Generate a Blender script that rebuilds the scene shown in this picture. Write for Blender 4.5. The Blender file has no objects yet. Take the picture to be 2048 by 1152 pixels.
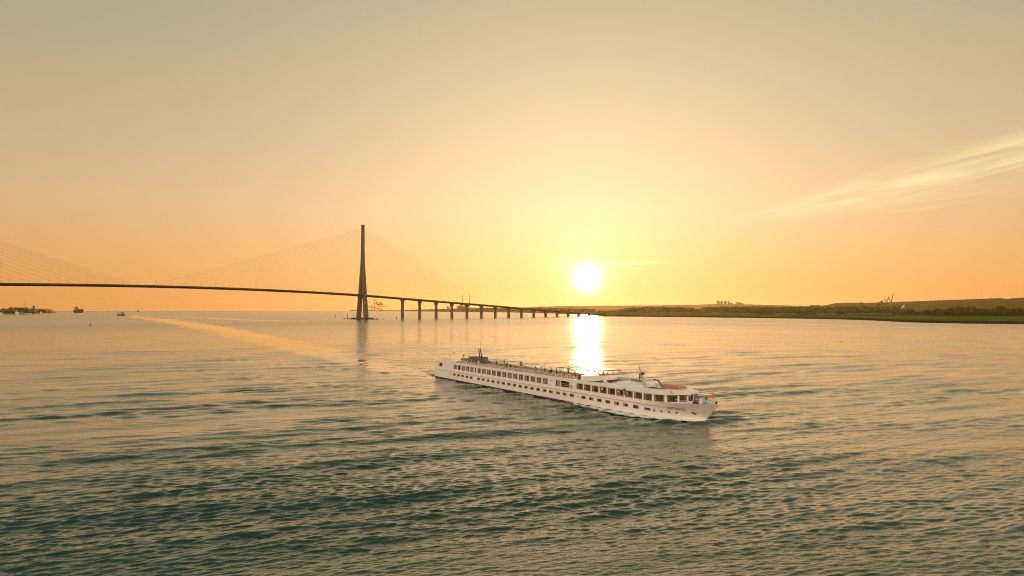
DENOISE = True
import bpy, bmesh, math, random
import numpy as np
from mathutils import Vector, Matrix

random.seed(7)
rng = np.random.default_rng(11)
SC = bpy.context.scene
COL = SC.collection
CAM_H = 21.5
R_EARTH = 7.4e6           # with refraction: the water really falls away to its horizon
SUN_EL = math.radians(2.55)
SUN_AZ = math.radians(6.27)   # to the right of straight ahead (+Y)

def lin(r, g, b):
    def f(c):
        c /= 255.0
        return c / 12.92 if c <= 0.04045 else ((c + 0.055) / 1.055) ** 2.4
    return (f(r), f(g), f(b), 1.0)

def drop(x, y):
    return -(x * x + y * y) / (2 * R_EARTH)

# ------------------------------------------------------------------ helpers
def tag(o, label=None, cat=None, group=None, kind=None):
    if label: o['label'] = label
    if cat: o['category'] = cat
    if group: o['group'] = group
    if kind: o['kind'] = kind
    return o

def empty(name, loc=(0, 0, 0), rz=0.0):
    o = bpy.data.objects.new(name, None)
    o.location = loc
    o.rotation_euler = (0, 0, rz)
    COL.objects.link(o)
    return o

def link_mesh(name, me, mat=None, parent=None):
    o = bpy.data.objects.new(name, me)
    if mat is not None and not me.materials:
        me.materials.append(mat)
    COL.objects.link(o)
    if parent is not None:
        o.parent = parent
    return o

def copy_tree(o, parent=None):
    c = o.copy()
    COL.objects.link(c)
    if parent is not None:
        c.parent = parent
    for ch in list(o.children):
        copy_tree(ch, c)
    return c

class MB:
    """collects boxes, bars, tubes and lofts; build() links them as ONE mesh object"""
    def __init__(self):
        self.v = []; self.f = []
    def add(self, vs, fs):
        n = len(self.v)
        self.v += [tuple(p) for p in vs]
        self.f += [tuple(i + n for i in q) for q in fs]
        return self
    def box(self, x0, x1, y0, y1, z0, z1):
        return self.add([(x0,y0,z0),(x1,y0,z0),(x1,y1,z0),(x0,y1,z0),(x0,y0,z1),(x1,y0,z1),(x1,y1,z1),(x0,y1,z1)],
                        [(0,3,2,1),(4,5,6,7),(0,1,5,4),(1,2,6,5),(2,3,7,6),(3,0,4,7)])
    def prism(self, pts, y0, y1):
        """outline in (x, z), extruded along y"""
        n = len(pts)
        vs = [(x, y0, z) for x, z in pts] + [(x, y1, z) for x, z in pts]
        fs = [tuple(range(n)), tuple(range(2*n-1, n-1, -1))]
        fs += [(i, i+n, (i+1) % n + n, (i+1) % n) for i in range(n)]
        return self.add(vs, fs)
    def slab(self, pts, z0, z1):
        """outline in (x, y), extruded along z"""
        n = len(pts)
        vs = [(x, y, z0) for x, y in pts] + [(x, y, z1) for x, y in pts]
        fs = [tuple(range(n-1, -1, -1)), tuple(range(n, 2*n))]
        fs += [(i, (i+1) % n, (i+1) % n + n, i+n) for i in range(n)]
        return self.add(vs, fs)
    def tube(self, a, b, r0, r1=None, n=8):
        r1 = r0 if r1 is None else r1
        a = Vector(a); b = Vector(b); d = (b - a)
        if d.length < 1e-6: return self
        d.normalize()
        u = d.orthogonal().normalized(); w = d.cross(u)
        vs = []
        for p, r in ((a, r0), (b, r1)):
            for k in range(n):
                t = 2 * math.pi * k / n
                vs.append(p + (u * math.cos(t) + w * math.sin(t)) * r)
        fs = [tuple(range(n-1, -1, -1)), tuple(range(n, 2*n))]
        fs += [(k, (k+1) % n, (k+1) % n + n, k + n) for k in range(n)]
        return self.add(vs, fs)
    def path(self, pts, r, n=6):
        for p, q in zip(pts[:-1], pts[1:]):
            self.tube(p, q, r, r, n)
        return self
    def ball(self, c, rx, ry=None, rz=None, nu=10, nv=6):
        ry = rx if ry is None else ry; rz = rx if rz is None else rz
        vs = [(c[0], c[1], c[2]-rz)]
        for j in range(1, nv):
            ph = -math.pi/2 + math.pi*j/nv
            for i in range(nu):
                t = 2*math.pi*i/nu
                vs.append((c[0]+rx*math.cos(ph)*math.cos(t), c[1]+ry*math.cos(ph)*math.sin(t), c[2]+rz*math.sin(ph)))
        vs.append((c[0], c[1], c[2]+rz))
        fs = [(0, 1+(i+1) % nu, 1+i) for i in range(nu)]
        for j in range(nv-2):
            for i in range(nu):
                a = 1+j*nu+i; b = 1+j*nu+(i+1) % nu
                fs.append((a, b, b+nu, a+nu))
        l = len(vs)-1; s = 1+(nv-2)*nu
        fs += [(s+i, s+(i+1) % nu, l) for i in range(nu)]
        return self.add(vs, fs)
    def loft(self, rings, closed=True, caps=True):
        n = len(rings[0]); vs = [p for r in rings for p in r]; fs = []
        for j in range(len(rings)-1):
            for i in range(n if closed else n-1):
                a = j*n+i; b = j*n+(i+1) % n
                fs.append((a, b, b+n, a+n))
        if caps and closed:
            fs.append(tuple(range(n-1, -1, -1))); fs.append(tuple(range((len(rings)-1)*n, len(rings)*n)))
        return self.add(vs, fs)
    def mesh(self, name, mat=None, smooth=False):
        me = bpy.data.meshes.new(name)
        me.from_pydata(self.v, [], self.f)
        bm = bmesh.new(); bm.from_mesh(me)
        bmesh.ops.recalc_face_normals(bm, faces=bm.faces[:])
        bm.to_mesh(me); bm.free()
        if smooth:
            me.polygons.foreach_set('use_smooth', [True]*len(me.polygons))
            me.set_sharp_from_angle(angle=math.radians(35))
        if mat is not None: me.materials.append(mat)
        me.update()
        return me
    def build(self, name, mat=None, parent=None, smooth=False, loc=None):
        o = link_mesh(name, self.mesh(name, mat, smooth), None, parent)
        if loc is not None: o.location = loc
        return o

def mesh_np(name, verts, faces, mat=None, smooth=False):
    """quads or triangles from numpy arrays"""
    me = bpy.data.meshes.new(name)
    verts = np.asarray(verts, dtype=np.float32); faces = np.asarray(faces, dtype=np.int32)
    k = faces.shape[1]
    me.vertices.add(len(verts)); me.vertices.foreach_set('co', verts.ravel())
    me.loops.add(faces.size); me.loops.foreach_set('vertex_index', faces.ravel())
    me.polygons.add(len(faces))
    me.polygons.foreach_set('loop_start', np.arange(0, faces.size, k, dtype=np.int32))
    me.polygons.foreach_set('loop_total', np.full(len(faces), k, dtype=np.int32))
    if smooth: me.polygons.foreach_set('use_smooth', np.ones(len(faces), dtype=bool))
    me.update(calc_edges=True)
    if mat is not None: me.materials.append(mat)
    return me

# ------------------------------------------------------------------ materials
class NT:
    def __init__(self, tree):
        self.t = tree; tree.nodes.clear()
    def n(self, kind, **kw):
        nd = self.t.nodes.new(kind)
        for k, v in kw.items():
            if k.startswith('i_'):
                nd.inputs[k[2:].replace('_', ' ')].default_value = v
            else:
                setattr(nd, k, v)
        return nd
    def l(self, a, b):
        self.t.links.new(a, b)
    def math(self, op, a, b=None, c=None, clamp=False):
        nd = self.t.nodes.new('ShaderNodeMath'); nd.operation = op; nd.use_clamp = clamp
        for i, x in enumerate((a, b, c)):
            if x is None: continue
            if isinstance(x, (int, float)): nd.inputs[i].default_value = x
            else: self.l(x, nd.inputs[i])
        return nd.outputs[0]
    def vmath(self, op, a, b=None):
        nd = self.t.nodes.new('ShaderNodeVectorMath'); nd.operation = op
        for i, x in enumerate((a, b)):
            if x is None: continue
            if isinstance(x, (tuple, list)): nd.inputs[i].default_value = x
            else: self.l(x, nd.inputs[i])
        return nd
    def smooth(self, x, a, b):
        nd = self.t.nodes.new('ShaderNodeMapRange'); nd.interpolation_type = 'SMOOTHSTEP'
        nd.inputs['From Min'].default_value = a; nd.inputs['From Max'].default_value = b
        self.l(x, nd.inputs['Value'])
        return nd.outputs['Result']
    def mix(self, fac, a, b, blend='MIX'):
        nd = self.t.nodes.new('ShaderNodeMix'); nd.data_type = 'RGBA'; nd.blend_type = blend
        for i, x in ((0, fac), (6, a), (7, b)):
            if isinstance(x, (int, float)): nd.inputs[i].default_value = x
            elif isinstance(x, tuple): nd.inputs[i].default_value = x
            else: self.l(x, nd.inputs[i])
        return nd.outputs[2]
    def ramp(self, x, stops, interp='LINEAR'):
        nd = self.t.nodes.new('ShaderNodeValToRGB'); cr = nd.color_ramp; cr.interpolation = interp
        while len(cr.elements) > 1: cr.elements.remove(cr.elements[-1])
        cr.elements[0].position = stops[0][0]; cr.elements[0].color = stops[0][1]
        for p, c in stops[1:]:
            e = cr.elements.new(p); e.color = c
        self.l(x, nd.inputs[0])
        return nd.outputs[0]

def material(name, col, rough=0.6, metal=0.0, spec=0.5, var=0.12, scale=3.0, bump=0.0, emit=None, trans=0.0, coat=0.0):
    """procedural Principled: the colour broken up by two noises, a little uneven gloss"""
    m = bpy.data.materials.new(name); m.use_nodes = True
    t = NT(m.node_tree)
    out = t.n('ShaderNodeOutputMaterial'); p = t.n('ShaderNodeBsdfPrincipled')
    tc = t.n('ShaderNodeTexCoord')
    no = t.n('ShaderNodeTexNoise', i_Scale=scale, i_Detail=5.0, i_Roughness=0.6)
    t.l(tc.outputs['Object'], no.inputs['Vector'])
    f = t.smooth(no.outputs['Fac'], 0.3, 0.7)
    c = tuple(col[:3]) + (1,)
    lo = tuple(x*(1-var) for x in c[:3]) + (1,); hi = tuple(min(1, x*(1+var)) for x in c[:3]) + (1,)
    t.l(t.mix(f, lo, hi), p.inputs['Base Color'])
    t.l(t.math('MULTIPLY_ADD', no.outputs['Fac'], 0.2, max(0.0, rough-0.1)), p.inputs['Roughness'])
    p.inputs['Metallic'].default_value = metal
    p.inputs['Specular IOR Level'].default_value = spec
    if coat: p.inputs['Coat Weight'].default_value = coat
    if bump:
        b = t.n('ShaderNodeBump', i_Strength=bump, i_Distance=0.05)
        t.l(no.outputs['Fac'], b.inputs['Height']); t.l(b.outputs[0], p.inputs['Normal'])
    if emit:
        p.inputs['Emission Color'].default_value = emit[0]; p.inputs['Emission Strength'].default_value = emit[1]
    if trans:
        tr = t.n('ShaderNodeBsdfTransparent'); mx = t.n('ShaderNodeMixShader'); mx.inputs[0].default_value = trans
        t.l(p.outputs[0], mx.inputs[1]); t.l(tr.outputs[0], mx.inputs[2]); t.l(mx.outputs[0], out.inputs[0])
    else:
        t.l(p.outputs[0], out.inputs[0])
    return m

# ------------------------------------------------------------------ camera, sun, view
cam = bpy.data.cameras.new('camera'); cam.lens = 24.0; cam.sensor_width = 36.0
cam.clip_start = 0.5; cam.clip_end = 90000
co = bpy.data.objects.new('camera', cam); COL.objects.link(co); SC.camera = co
co.location = (0, 0, CAM_H)
co.rotation_euler = (math.pi/2 + math.atan((618-576)/1365.33), 0, 0)

sun = bpy.data.lights.new('sun', 'SUN'); sun.energy = 2.0; sun.specular_factor = 0.2; sun.angle = math.radians(0.55); sun.color = (1.0, 0.66, 0.34)
so = bpy.data.objects.new('sun', sun); COL.objects.link(so)
SUN_DIR = Vector((math.sin(SUN_AZ)*math.cos(SUN_EL), math.cos(SUN_AZ)*math.cos(SUN_EL), math.sin(SUN_EL)))
so.rotation_euler = SUN_DIR.to_track_quat('Z', 'Y').to_euler()
so.location = (0, 0, 400)

SC.view_settings.view_transform = 'Standard'
SC.view_settings.look = 'None'; SC.view_settings.exposure = 0.07; SC.view_settings.gamma = 1.0
SC.render.engine = 'CYCLES'
SC.cycles.filter_width = 1.0
SC.cycles.use_denoising = DENOISE
SC.cycles.denoising_prefilter = 'NONE'; SC.cycles.denoising_input_passes = 'RGB_ALBEDO_NORMAL'
SC.cycles.max_bounces = 6; SC.cycles.transparent_max_bounces = 12
SC.cycles.sample_clamp_indirect = 8.0
SC.cycles.caustics_reflective = False; SC.cycles.caustics_refractive = False

# ------------------------------------------------------------------ world: sunset sky with thin cirrus
W = bpy.data.worlds.new('World'); SC.world = W; W.use_nodes = True
t = NT(W.node_tree)
out = t.n('ShaderNodeOutputWorld'); bg = t.n('ShaderNodeBackground')
tc = t.n('ShaderNodeTexCoord')
nrm = t.vmath('NORMALIZE', tc.outputs['Generated']).outputs[0]
sep = t.n('ShaderNodeSeparateXYZ'); t.l(nrm, sep.inputs[0])
X, Y, Z = sep.outputs
el = t.math('ARCSINE', Z)
az = t.math('ARCTAN2', X, Y)
elpos = t.math('MAXIMUM', el, 0.0)
ramp_in = t.math('DIVIDE', elpos, math.pi/2)
d = lambda deg: deg/90.0
L_ = lambda r, g, b: (r, g, b, 1.0)
warm = t.ramp(ramp_in, [(0.0, L_(.74,.29,.070)), (d(1.5), L_(.73,.31,.075)), (d(4), L_(.67,.345,.115)), (d(8.3), L_(.58,.385,.195)), (d(13), L_(.47,.36,.205)),
                        (d(20), L_(.345,.32,.198)), (d(29), L_(.25,.26,.185)), (d(42), L_(.15,.18,.145)), (1.0, L_(.045,.062,.062))])
fill_sky = t.ramp(ramp_in, [(0.0, lin(248,200,170)), (d(5), lin(254,212,180)), (d(12), lin(246,216,188)), (d(24), lin(200,194,182)),
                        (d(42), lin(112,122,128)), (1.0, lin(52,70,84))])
cosd = t.vmath('DOT_PRODUCT', nrm, tuple(SUN_DIR)).outputs[1]
theta = t.math('ARCCOSINE', cosd)
fill_sky = t.mix(1.0, fill_sky, (3.1, 2.80, 2.32, 1), 'MULTIPLY')  # sky behind the viewer, overbrightened as added fill light for the shaded hull
toward = t.smooth(theta, 2.1, 1.1)          # 1 near the sun, 0 well behind the viewer
base = t.mix(toward, fill_sky, warm)
sky = t.n('ShaderNodeTexSky', sky_type='NISHITA', sun_disc=False, sun_elevation=SUN_EL, sun_rotation=SUN_AZ, altitude=20.0, dust_density=3.0)
base = t.mix(0.06, base, t.mix(1.0, sky.outputs[0], (0.1, 0.1, 0.1, 1), 'MULTIPLY'))
# aureole and disc, as wide as the hazy sun looks
g1 = t.math('MULTIPLY', t.math('EXPONENT', t.math('MULTIPLY', theta, -1/0.35)), 0.90)
g1c = t.mix(t.smooth(el, 0.0, 0.15), (1.0, 0.58, 0.24, 1), (1.0, 0.67, 0.40, 1))
g2 = t.math('MULTIPLY', t.math('EXPONENT', t.math('MULTIPLY', theta, -1/0.028)), 0.22)
disc = t.math('MULTIPLY', t.math('EXPONENT', t.math('MULTIPLY', t.math('POWER', t.math('DIVIDE', theta, 0.0145), 2.0), -1.0)), 3.4)
glow = t.mix(1.0, t.mix(1.0, g1c, g1, 'MULTIPLY'), t.mix(1.0, (1.0, 0.76, 0.38, 1), g2, 'MULTIPLY'), 'ADD')
disc = t.math('ADD', disc, t.math('MULTIPLY', t.math('EXPONENT', t.math('MULTIPLY', t.math('POWER', t.math('DIVIDE', theta, 0.031), 2.0), -1.0)), 0.30))
glow = t.mix(1.0, glow, t.mix(1.0, (1.0, 0.93, 0.74, 1), disc, 'MULTIPLY'), 'ADD')
base = t.mix(1.0, base, glow, 'ADD')
# cirrus: a long streaky band low on the right and thin streaks over the sun
def band(u0, v0, u1, v1, w0, w1, seed, along, across, thr0, thr1):
    L = math.hypot(u1-u0, v1-v0); cu, cv = (u1-u0)/L, (v1-v0)/L
    du = t.math('SUBTRACT', az, u0); dv = t.math('SUBTRACT', el, v0)
    s = t.math('ADD', t.math('MULTIPLY', du, cu), t.math('MULTIPLY', dv, cv))
    p = t.math('SUBTRACT', t.math('MULTIPLY', dv, cu), t.math('MULTIPLY', du, cv))
    cmb = t.n('ShaderNodeCombineXYZ'); t.l(t.math('MULTIPLY', s, along), cmb.inputs[0]); t.l(t.math('MULTIPLY', p, across), cmb.inputs[1]); cmb.inputs[2].default_value = seed
    nz = t.n('ShaderNodeTexNoise', i_Scale=1.0, i_Detail=7.0, i_Roughness=0.58, i_Distortion=0.35); t.l(cmb.outputs[0], nz.inputs['Vector'])
    n = t.smooth(nz.outputs['Fac'], thr0, thr1)
    wid = t.math('MULTIPLY_ADD', t.math('DIVIDE', s, L, clamp=True), w1-w0, w0)
    mp = t.smooth(t.math('DIVIDE', t.math('ABSOLUTE', p), wid), 1.0, 0.15)
    ms = t.math('MULTIPLY', t.smooth(s, -0.02, 0.35*L), t.smooth(s, L*1.35, L*0.9))
    return t.math('MULTIPLY', t.math('MULTIPLY', mp, ms), n)
c1 = band(0.30, 0.120, 0.66, 0.181, 0.012, 0.044, 3.7, 5.0, 62.0, 0.29, 0.68)
c2 = band(0.42, 0.122, 0.80, 0.150, 0.012, 0.030, 9.1, 5.0, 75.0, 0.45, 0.75)
c3 = band(0.045, 0.0640, 0.185, 0.0655, 0.013, 0.011, 5.2, 16.0, 260.0, 0.40, 0.85)
c4 = band(-0.09, 0.076, 0.16, 0.086, 0.018, 0.018, 1.4, 9.0, 170.0, 0.50, 0.76)
cl = t.math('ADD', t.math('MULTIPLY', c1, 1.15), t.math('MULTIPLY', c2, 0.45))
base = t.mix(cl, base, lin(255,229,172))
base = t.mix(1.0, base, t.mix(1.0, (0.30, 0.26, 0.16, 1), t.math('ADD', t.math('MULTIPLY', c3, 3.0), t.math('MULTIPLY', c4, 0.25)), 'MULTIPLY'), 'ADD')
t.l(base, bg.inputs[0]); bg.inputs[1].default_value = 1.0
t.l(bg.outputs[0], out.inputs[0])
W.cycles.sampling_method = 'MANUAL'; W.cycles.sample_map_resolution = 1024
HAZE_D = 2.6e-5
# ------------------------------------------------------------------ water
def at(px, py):
    """ground point under a pixel of the 2048-wide photograph, on the curved water"""
    dy = max(py - 618.0, 2.2)
    r = CAM_H * 1365.33 / dy
    for _ in range(30):
        r = (CAM_H + r*r/(2*R_EARTH)) * 1365.33 / dy if dy > 3.4 else r
    u = (px - 1024) / 1365.33
    return Vector((u*r, r, drop(u*r, r)))

def seg_dist(P, pts, widths):
    """signed closeness (0 outside .. 1 inside) of points to a wide polyline"""
    best = np.zeros(len(P))
    for (a, b, wa, wb) in zip(pts[:-1], pts[1:], widths[:-1], widths[1:]):
        a = np.array(a[:2]); b = np.array(b[:2]); ab = b-a; L2 = ab@ab
        tt = np.clip(((P-a)@ab)/L2, 0, 1)
        dd = np.linalg.norm(P-(a+tt[:, None]*ab), axis=1)
        w = wa+(wb-wa)*tt
        best = np.maximum(best, np.clip((1.15-dd/w)/0.5, 0, 1))
    return best

SHIP_O = Vector((-19.84, 219.73, 0)); SHIP_RZ = math.radians(-57.96)
sa = np.array([math.cos(SHIP_RZ), math.sin(SHIP_RZ)]); sl = np.array([-sa[1], sa[0]])

def water_surface():
    az = np.concatenate([np.linspace(-50, 50, 1500), np.linspace(50, 310, 66)[1:-1]])
    az = np.radians(az)
    e = np.concatenate([np.linspace(0.95, 0.43, 90)[:-1], np.arange(0.43, 0.0026, -0.00043), [0.0023, 0.0020, 0.0017, 0.00145, 0.00125, 0.0011]])
    r = CAM_H/e
    A, Rr = np.meshgrid(az, r)
    x = (np.sin(A)*Rr).ravel(); y = (np.cos(A)*Rr).ravel(); rr = Rr.ravel()
    dr = np.gradient(r); DR = np.repeat(dr, len(az)); DT = rr*np.radians(100/1500)
    coarse = np.tile(np.abs(((np.degrees(az)+180) % 360)-180) > 50.01, len(r))
    P = np.stack([x, y], 1)
    # calmer lanes: the old wake running from the bridge to the stern, the slick under the right bank
    wake = [at(258,632.5), at(330,640), at(420,655), at(520,676), at(600,694), at(680,714), at(760,733), at(850,751)]
    def wobble(l0, l1, n=9):
        o = np.zeros_like(x)
        for k in range(n):
            lam = rng.uniform(l0, l1); th = rng.uniform(0, 6.28)
            o += np.cos(2*np.pi/lam*(x*math.cos(th)+y*math.sin(th))+rng.uniform(0, 7))
        return o/math.sqrt(n/2)
    jit = np.stack([wobble(12, 70), wobble(12, 70)], 1)*np.clip(rr/260, 1, 4)[:, None]*1.3
    P0 = P; P = P+jit
    wk = seg_dist(P, wake, [10, 26, 22, 17, 14, 11, 8, 5.5])
    wk2 = seg_dist(P, [at(262,630.6), at(380,635), at(500,640), at(600,642.5)], [10, 16, 14, 8])
    sl1 = seg_dist(P, [at(1230,655), at(1420,659), at(1640,665), at(1850,674), at(2150,690)], [8, 16, 22, 20, 20])
    sl2 = seg_dist(P, [at(1330,643), at(1600,648), at(1900,657), at(2100,662)], [10, 20, 14, 10])
    calm = np.clip(1.0*wk + 0.7*wk2 + 0.62*sl1 + 0.35*sl2, 0, 0.95)
    P = P0
    calm *= np.clip(0.90+0.18*wobble(6, 40), 0.4, 1.0)
    z = drop(x, y)
    ring = np.clip((rr-40)/40, 0.2, 1)
    # patches of stronger and weaker wind
    gust = np.zeros_like(x)
    for k in range(14):
        lam = rng.uniform(28, 160); th = rng.normal(math.radians(-68), 0.5)
        gust += np.cos(2*np.pi/lam*(x*math.cos(th)+y*math.sin(th)) + rng.uniform(0, 7))
    gust = np.clip(1 + 0.15*gust/math.sqrt(7), 0.35, 1.9)
    grp = np.zeros_like(x)
    for k in range(16):
        lam = rng.uniform(14, 60); th = rng.normal(math.radians(-75), 0.45)
        grp += np.cos(2*np.pi/lam*(x*math.cos(th)+y*math.sin(th)) + rng.uniform(0, 7))
    grp = np.clip(0.95 + 0.40*grp/math.sqrt(8), 0.25, 2.4)
    qs = P-np.array([SHIP_O.x, SHIP_O.y]); lx0 = qs@sa; ly0 = np.abs(qs@sl)
    wash = 1.4*np.exp(-(np.maximum(ly0-5.0, 0)/(4.0+0.05*np.clip(107-lx0, 0, 110)))**2)*np.clip((lx0+30)/30, 0, 1)*np.clip((109-lx0)/4, 0, 1)
    def waves(n, l0, l1, slope, th0, spread, mod):
        out = np.zeros_like(x)
        for k in range(n):
            lam = l0*(l1/l0)**((k+rng.uniform(0, 1))/n)
            th = rng.normal(th0, spread)
            kx, ky = 2*np.pi/lam*math.cos(th), 2*np.pi/lam*math.sin(th)
            ph = rng.uniform(0, 2*np.pi)
            step = np.abs((kx*x+ky*y)/rr*DR) + np.abs((kx*y-ky*x)/rr*DT)
            w = np.clip((2.4-step)/1.3, 0, 1); w = w*w*(3-2*w)
            sel = w > 0
            amp = slope*math.sqrt(2.0/n)*lam/(2*np.pi)
            out[sel] += amp*w[sel]*np.cos(kx*x[sel]+ky*y[sel]+ph)
        return out*mod
    main = math.radians(-66)
    h = waves(22, 6.0, 17.0, 0.064, main, 0.13, np.clip(gust, .5, 1.5)*(1-0.6*calm))
    h += waves(44, 1.4, 5.5, 0.115, main, 0.26, gust*grp*(1-0.85*calm)*(1+wash))
    h += waves(64, 0.40, 1.4, 0.25, main, 0.30, gust*(1-0.93*calm)*(1+0.6*wash))
    # the ship's own bow and stern waves
    q = P-np.array([SHIP_O.x, SHIP_O.y]); lx = q@sa; ly = q@sl
    for x0, amp in ((106.0, 0.16), (4.0, 0.15)):
        back = x0-lx
        for sgn in (-1, 1):
            u = sgn*ly - 0.36*np.maximum(back, 0) - 4.5
            env = np.exp(-(u/(2.5+0.03*np.maximum(back, 0)))**2)*np.clip(back/6, 0, 1)*np.exp(-np.maximum(back, 0)/150)
            h += amp*env*np.cos(u*1.15+0.05*back)
    beh = np.clip(-lx/4, 0, 1)*np.exp(lx/60)*np.exp(-(ly/(5+0.10*np.maximum(-lx, 0)))**2)
    h += 0.22*beh*np.sin(lx*0.8)*np.cos(ly*0.9)
    z = z + np.where(coarse, 0, h)*ring
    n, m = len(r), len(az)
    idx = np.arange(n*m).reshape(n, m)
    a = idx[:-1, :]; b = np.roll(a, -1, 1); c = idx[1:, :]; dq = np.roll(c, -1, 1)
    F = np.stack([a.ravel(), b.ravel(), dq.ravel(), c.ravel()], 1)
    verts = np.stack([x, y, z], 1)
    # close the middle, right under the viewer
    cen = len(verts); verts = np.vstack([verts, [[0, 0, 0.0]]])
    inner = np.stack([np.full(m, cen), np.roll(idx[0], -1), idx[0], idx[0]], 1)
    me = mesh_np('water', verts, F, None, True)
    at_ = me.attributes.new('calm', 'FLOAT', 'POINT')
    at_.data.foreach_set('value', np.append(calm, 0).astype(np.float32))
    chop = 0.04+0.20*np.clip((rr-120)/900, 0, 1)**0.9
    at2 = me.attributes.new('chop', 'FLOAT', 'POINT'); at2.data.foreach_set('value', np.append(chop, .06).astype(np.float32))
    # centre fan as its own few triangles
    bm = bmesh.new(); bm.from_mesh(me); bm.verts.ensure_lookup_table()
    for i in range(m):
        try: bm.faces.new((bm.verts[cen], bm.verts[int(idx[0][(i+1) % m])], bm.verts[int(idx[0][i])])).smooth = True
        except ValueError: pass
    bm.to_mesh(me); bm.free()
    return me

def water_material():
    m = bpy.data.materials.new('river water'); m.use_nodes = True
    t = NT(m.node_tree)
    out = t.n('ShaderNodeOutputMaterial'); p = t.n('ShaderNodeBsdfPrincipled')
    geo = t.n('ShaderNodeNewGeometry')
    calm = t.n('ShaderNodeAttribute', attribute_name='calm').outputs['Fac']
    mp = t.n('ShaderNodeMapping'); mp.inputs['Rotation'].default_value = (0, 0, math.radians(-20)); mp.inputs['Scale'].default_value = (0.33, 1.0, 1.0)
    t.l(geo.outputs['Position'], mp.inputs['Vector'])
    n1 = t.n('ShaderNodeTexNoise', i_Scale=3.0, i_Detail=4.0, i_Roughness=0.62, i_Distortion=0.3); t.l(mp.outputs[0], n1.inputs['Vector'])
    n2 = t.n('ShaderNodeTexNoise', i_Scale=0.055, i_Detail=3.0, i_Roughness=0.55); t.l(mp.outputs[0], n2.inputs['Vector'])
    n3 = t.n('ShaderNodeTexNoise', i_Scale=0.42, i_Detail=3.0, i_Roughness=0.6, i_Distortion=0.2); t.l(mp.outputs[0], n3.inputs['Vector'])
    gust = t.math('MULTIPLY_ADD', t.smooth(n2.outputs['Fac'], 0.32, 0.68), 0.7, 0.55)
    st = t.math('MULTIPLY', gust, t.math('MULTIPLY_ADD', calm, -0.93, 1.0))
    hgt = t.math('MULTIPLY', t.math('ADD', t.math('MULTIPLY', n1.outputs['Fac'], 0.075), t.math('MULTIPLY', n3.outputs['Fac'], 0.22)), st)
    b = t.n('ShaderNodeBump', i_Strength=1.0, i_Distance=1.0)
    t.l(hgt, b.inputs['Height']); t.l(b.outputs[0], p.inputs['Normal'])
    p.inputs['Base Color'].default_value = (0.006, 0.042, 0.024, 1)
    t.l(t.math('MULTIPLY', t.n('ShaderNodeAttribute', attribute_name='chop').outputs['Fac'], t.math('MULTIPLY_ADD', calm, -0.85, 1.0)), p.inputs['Roughness'])
    p.inputs['IOR'].default_value = 1.45
    p.inputs['Coat Weight'].default_value = 0.65; p.inputs['Coat IOR'].default_value = 1.45
    t.l(p.inputs['Roughness'].links[0].from_socket, p.inputs['Coat Roughness']); t.l(b.outputs[0], p.inputs['Coat Normal'])
    t.l(p.outputs[0], out.inputs[0])
    return m

wo = link_mesh('water', water_surface(), water_material())
tag(wo, 'wide calm river with small ripples reflecting the sunset', 'water', kind='structure')

# ------------------------------------------------------------------ land
def polar_land(name, azs, profile, mat, smooth=True):
    """azs: list of angles; profile(az) -> list of (r, z) from the water outwards (same count everywhere)"""
    V = []; nR = None
    for a in azs:
        pr = profile(a); nR = len(pr)
        for r, zz in pr:
            X_, Y_ = math.sin(a)*r, math.cos(a)*r
            V.append((X_, Y_, zz + drop(X_, Y_)))
    n = len(azs); idx = np.arange(n*nR).reshape(n, nR)
    F = np.stack([idx[:-1, :-1].ravel(), idx[1:, :-1].ravel(), idx[1:, 1:].ravel(), idx[:-1, 1:].ravel()], 1)
    return link_mesh(name, mesh_np(name, V, F[:, ::-1], mat, smooth))

def interp(x, tab):
    return float(np.interp(x, [p[0] for p in tab], [p[1] for p in tab]))
def fbm1(x, seed, oct_=5):
    s = 0; a = 1
    for k in range(oct_):
        s += a*math.sin(x*(2.13**k)+seed*(k+1.7)+1.3*math.sin(x*0.7*(1.9**k)+seed)); a *= 0.55
    return s/2
def px_az(px): return math.atan((px-1024)/1365.33)
def az_px(a): return 1024+1365.33*math.tan(a)
def rng_of(py):
    return at(1024, py).y

def land_material(name, cols, scale, stripe=True, bump=0.0):
    m = bpy.data.materials.new(name); m.use_nodes = True
    t = NT(m.node_tree)
    out = t.n('ShaderNodeOutputMaterial'); p = t.n('ShaderNodeBsdfPrincipled')
    geo = t.n('ShaderNodeNewGeometry')
    mp = t.n('ShaderNodeMapping'); mp.inputs['Rotation'].default_value = (0, 0, math.radians(12)); mp.inputs['Scale'].default_value = (0.22 if stripe else 1, 1, 1)
    t.l(geo.outputs['Position'], mp.inputs['Vector'])
    n1 = t.n('ShaderNodeTexNoise', i_Scale=scale, i_Detail=6.0, i_Roughness=0.65); t.l(mp.outputs[0], n1.inputs['Vector'])
    k = len(cols)
    t.l(t.ramp(n1.outputs['Fac'], [(0.28+0.44*i/(k-1), tuple(c)+(1,)) for i, c in enumerate(cols)]), p.inputs['Base Color'])
    p.inputs['Roughness'].default_value = 0.95; p.inputs['Specular IOR Level'].default_value = 0.0
    t.l(p.outputs[0], out.inputs[0])
    return m

M_GRASS = land_material('marsh grass', [(0.022,0.042,0.008), (0.065,0.105,0.014), (0.15,0.16,0.024), (0.10,0.09,0.03)], 0.02)
M_HILL = land_material('far woodland slopes', [(0.020,0.026,0.010), (0.050,0.052,0.020)], 0.004, False)
M_ROCK = land_material('dark revetment stone', [(0.012,0.013,0.010), (0.045,0.042,0.032)], 0.6, False)

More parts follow.
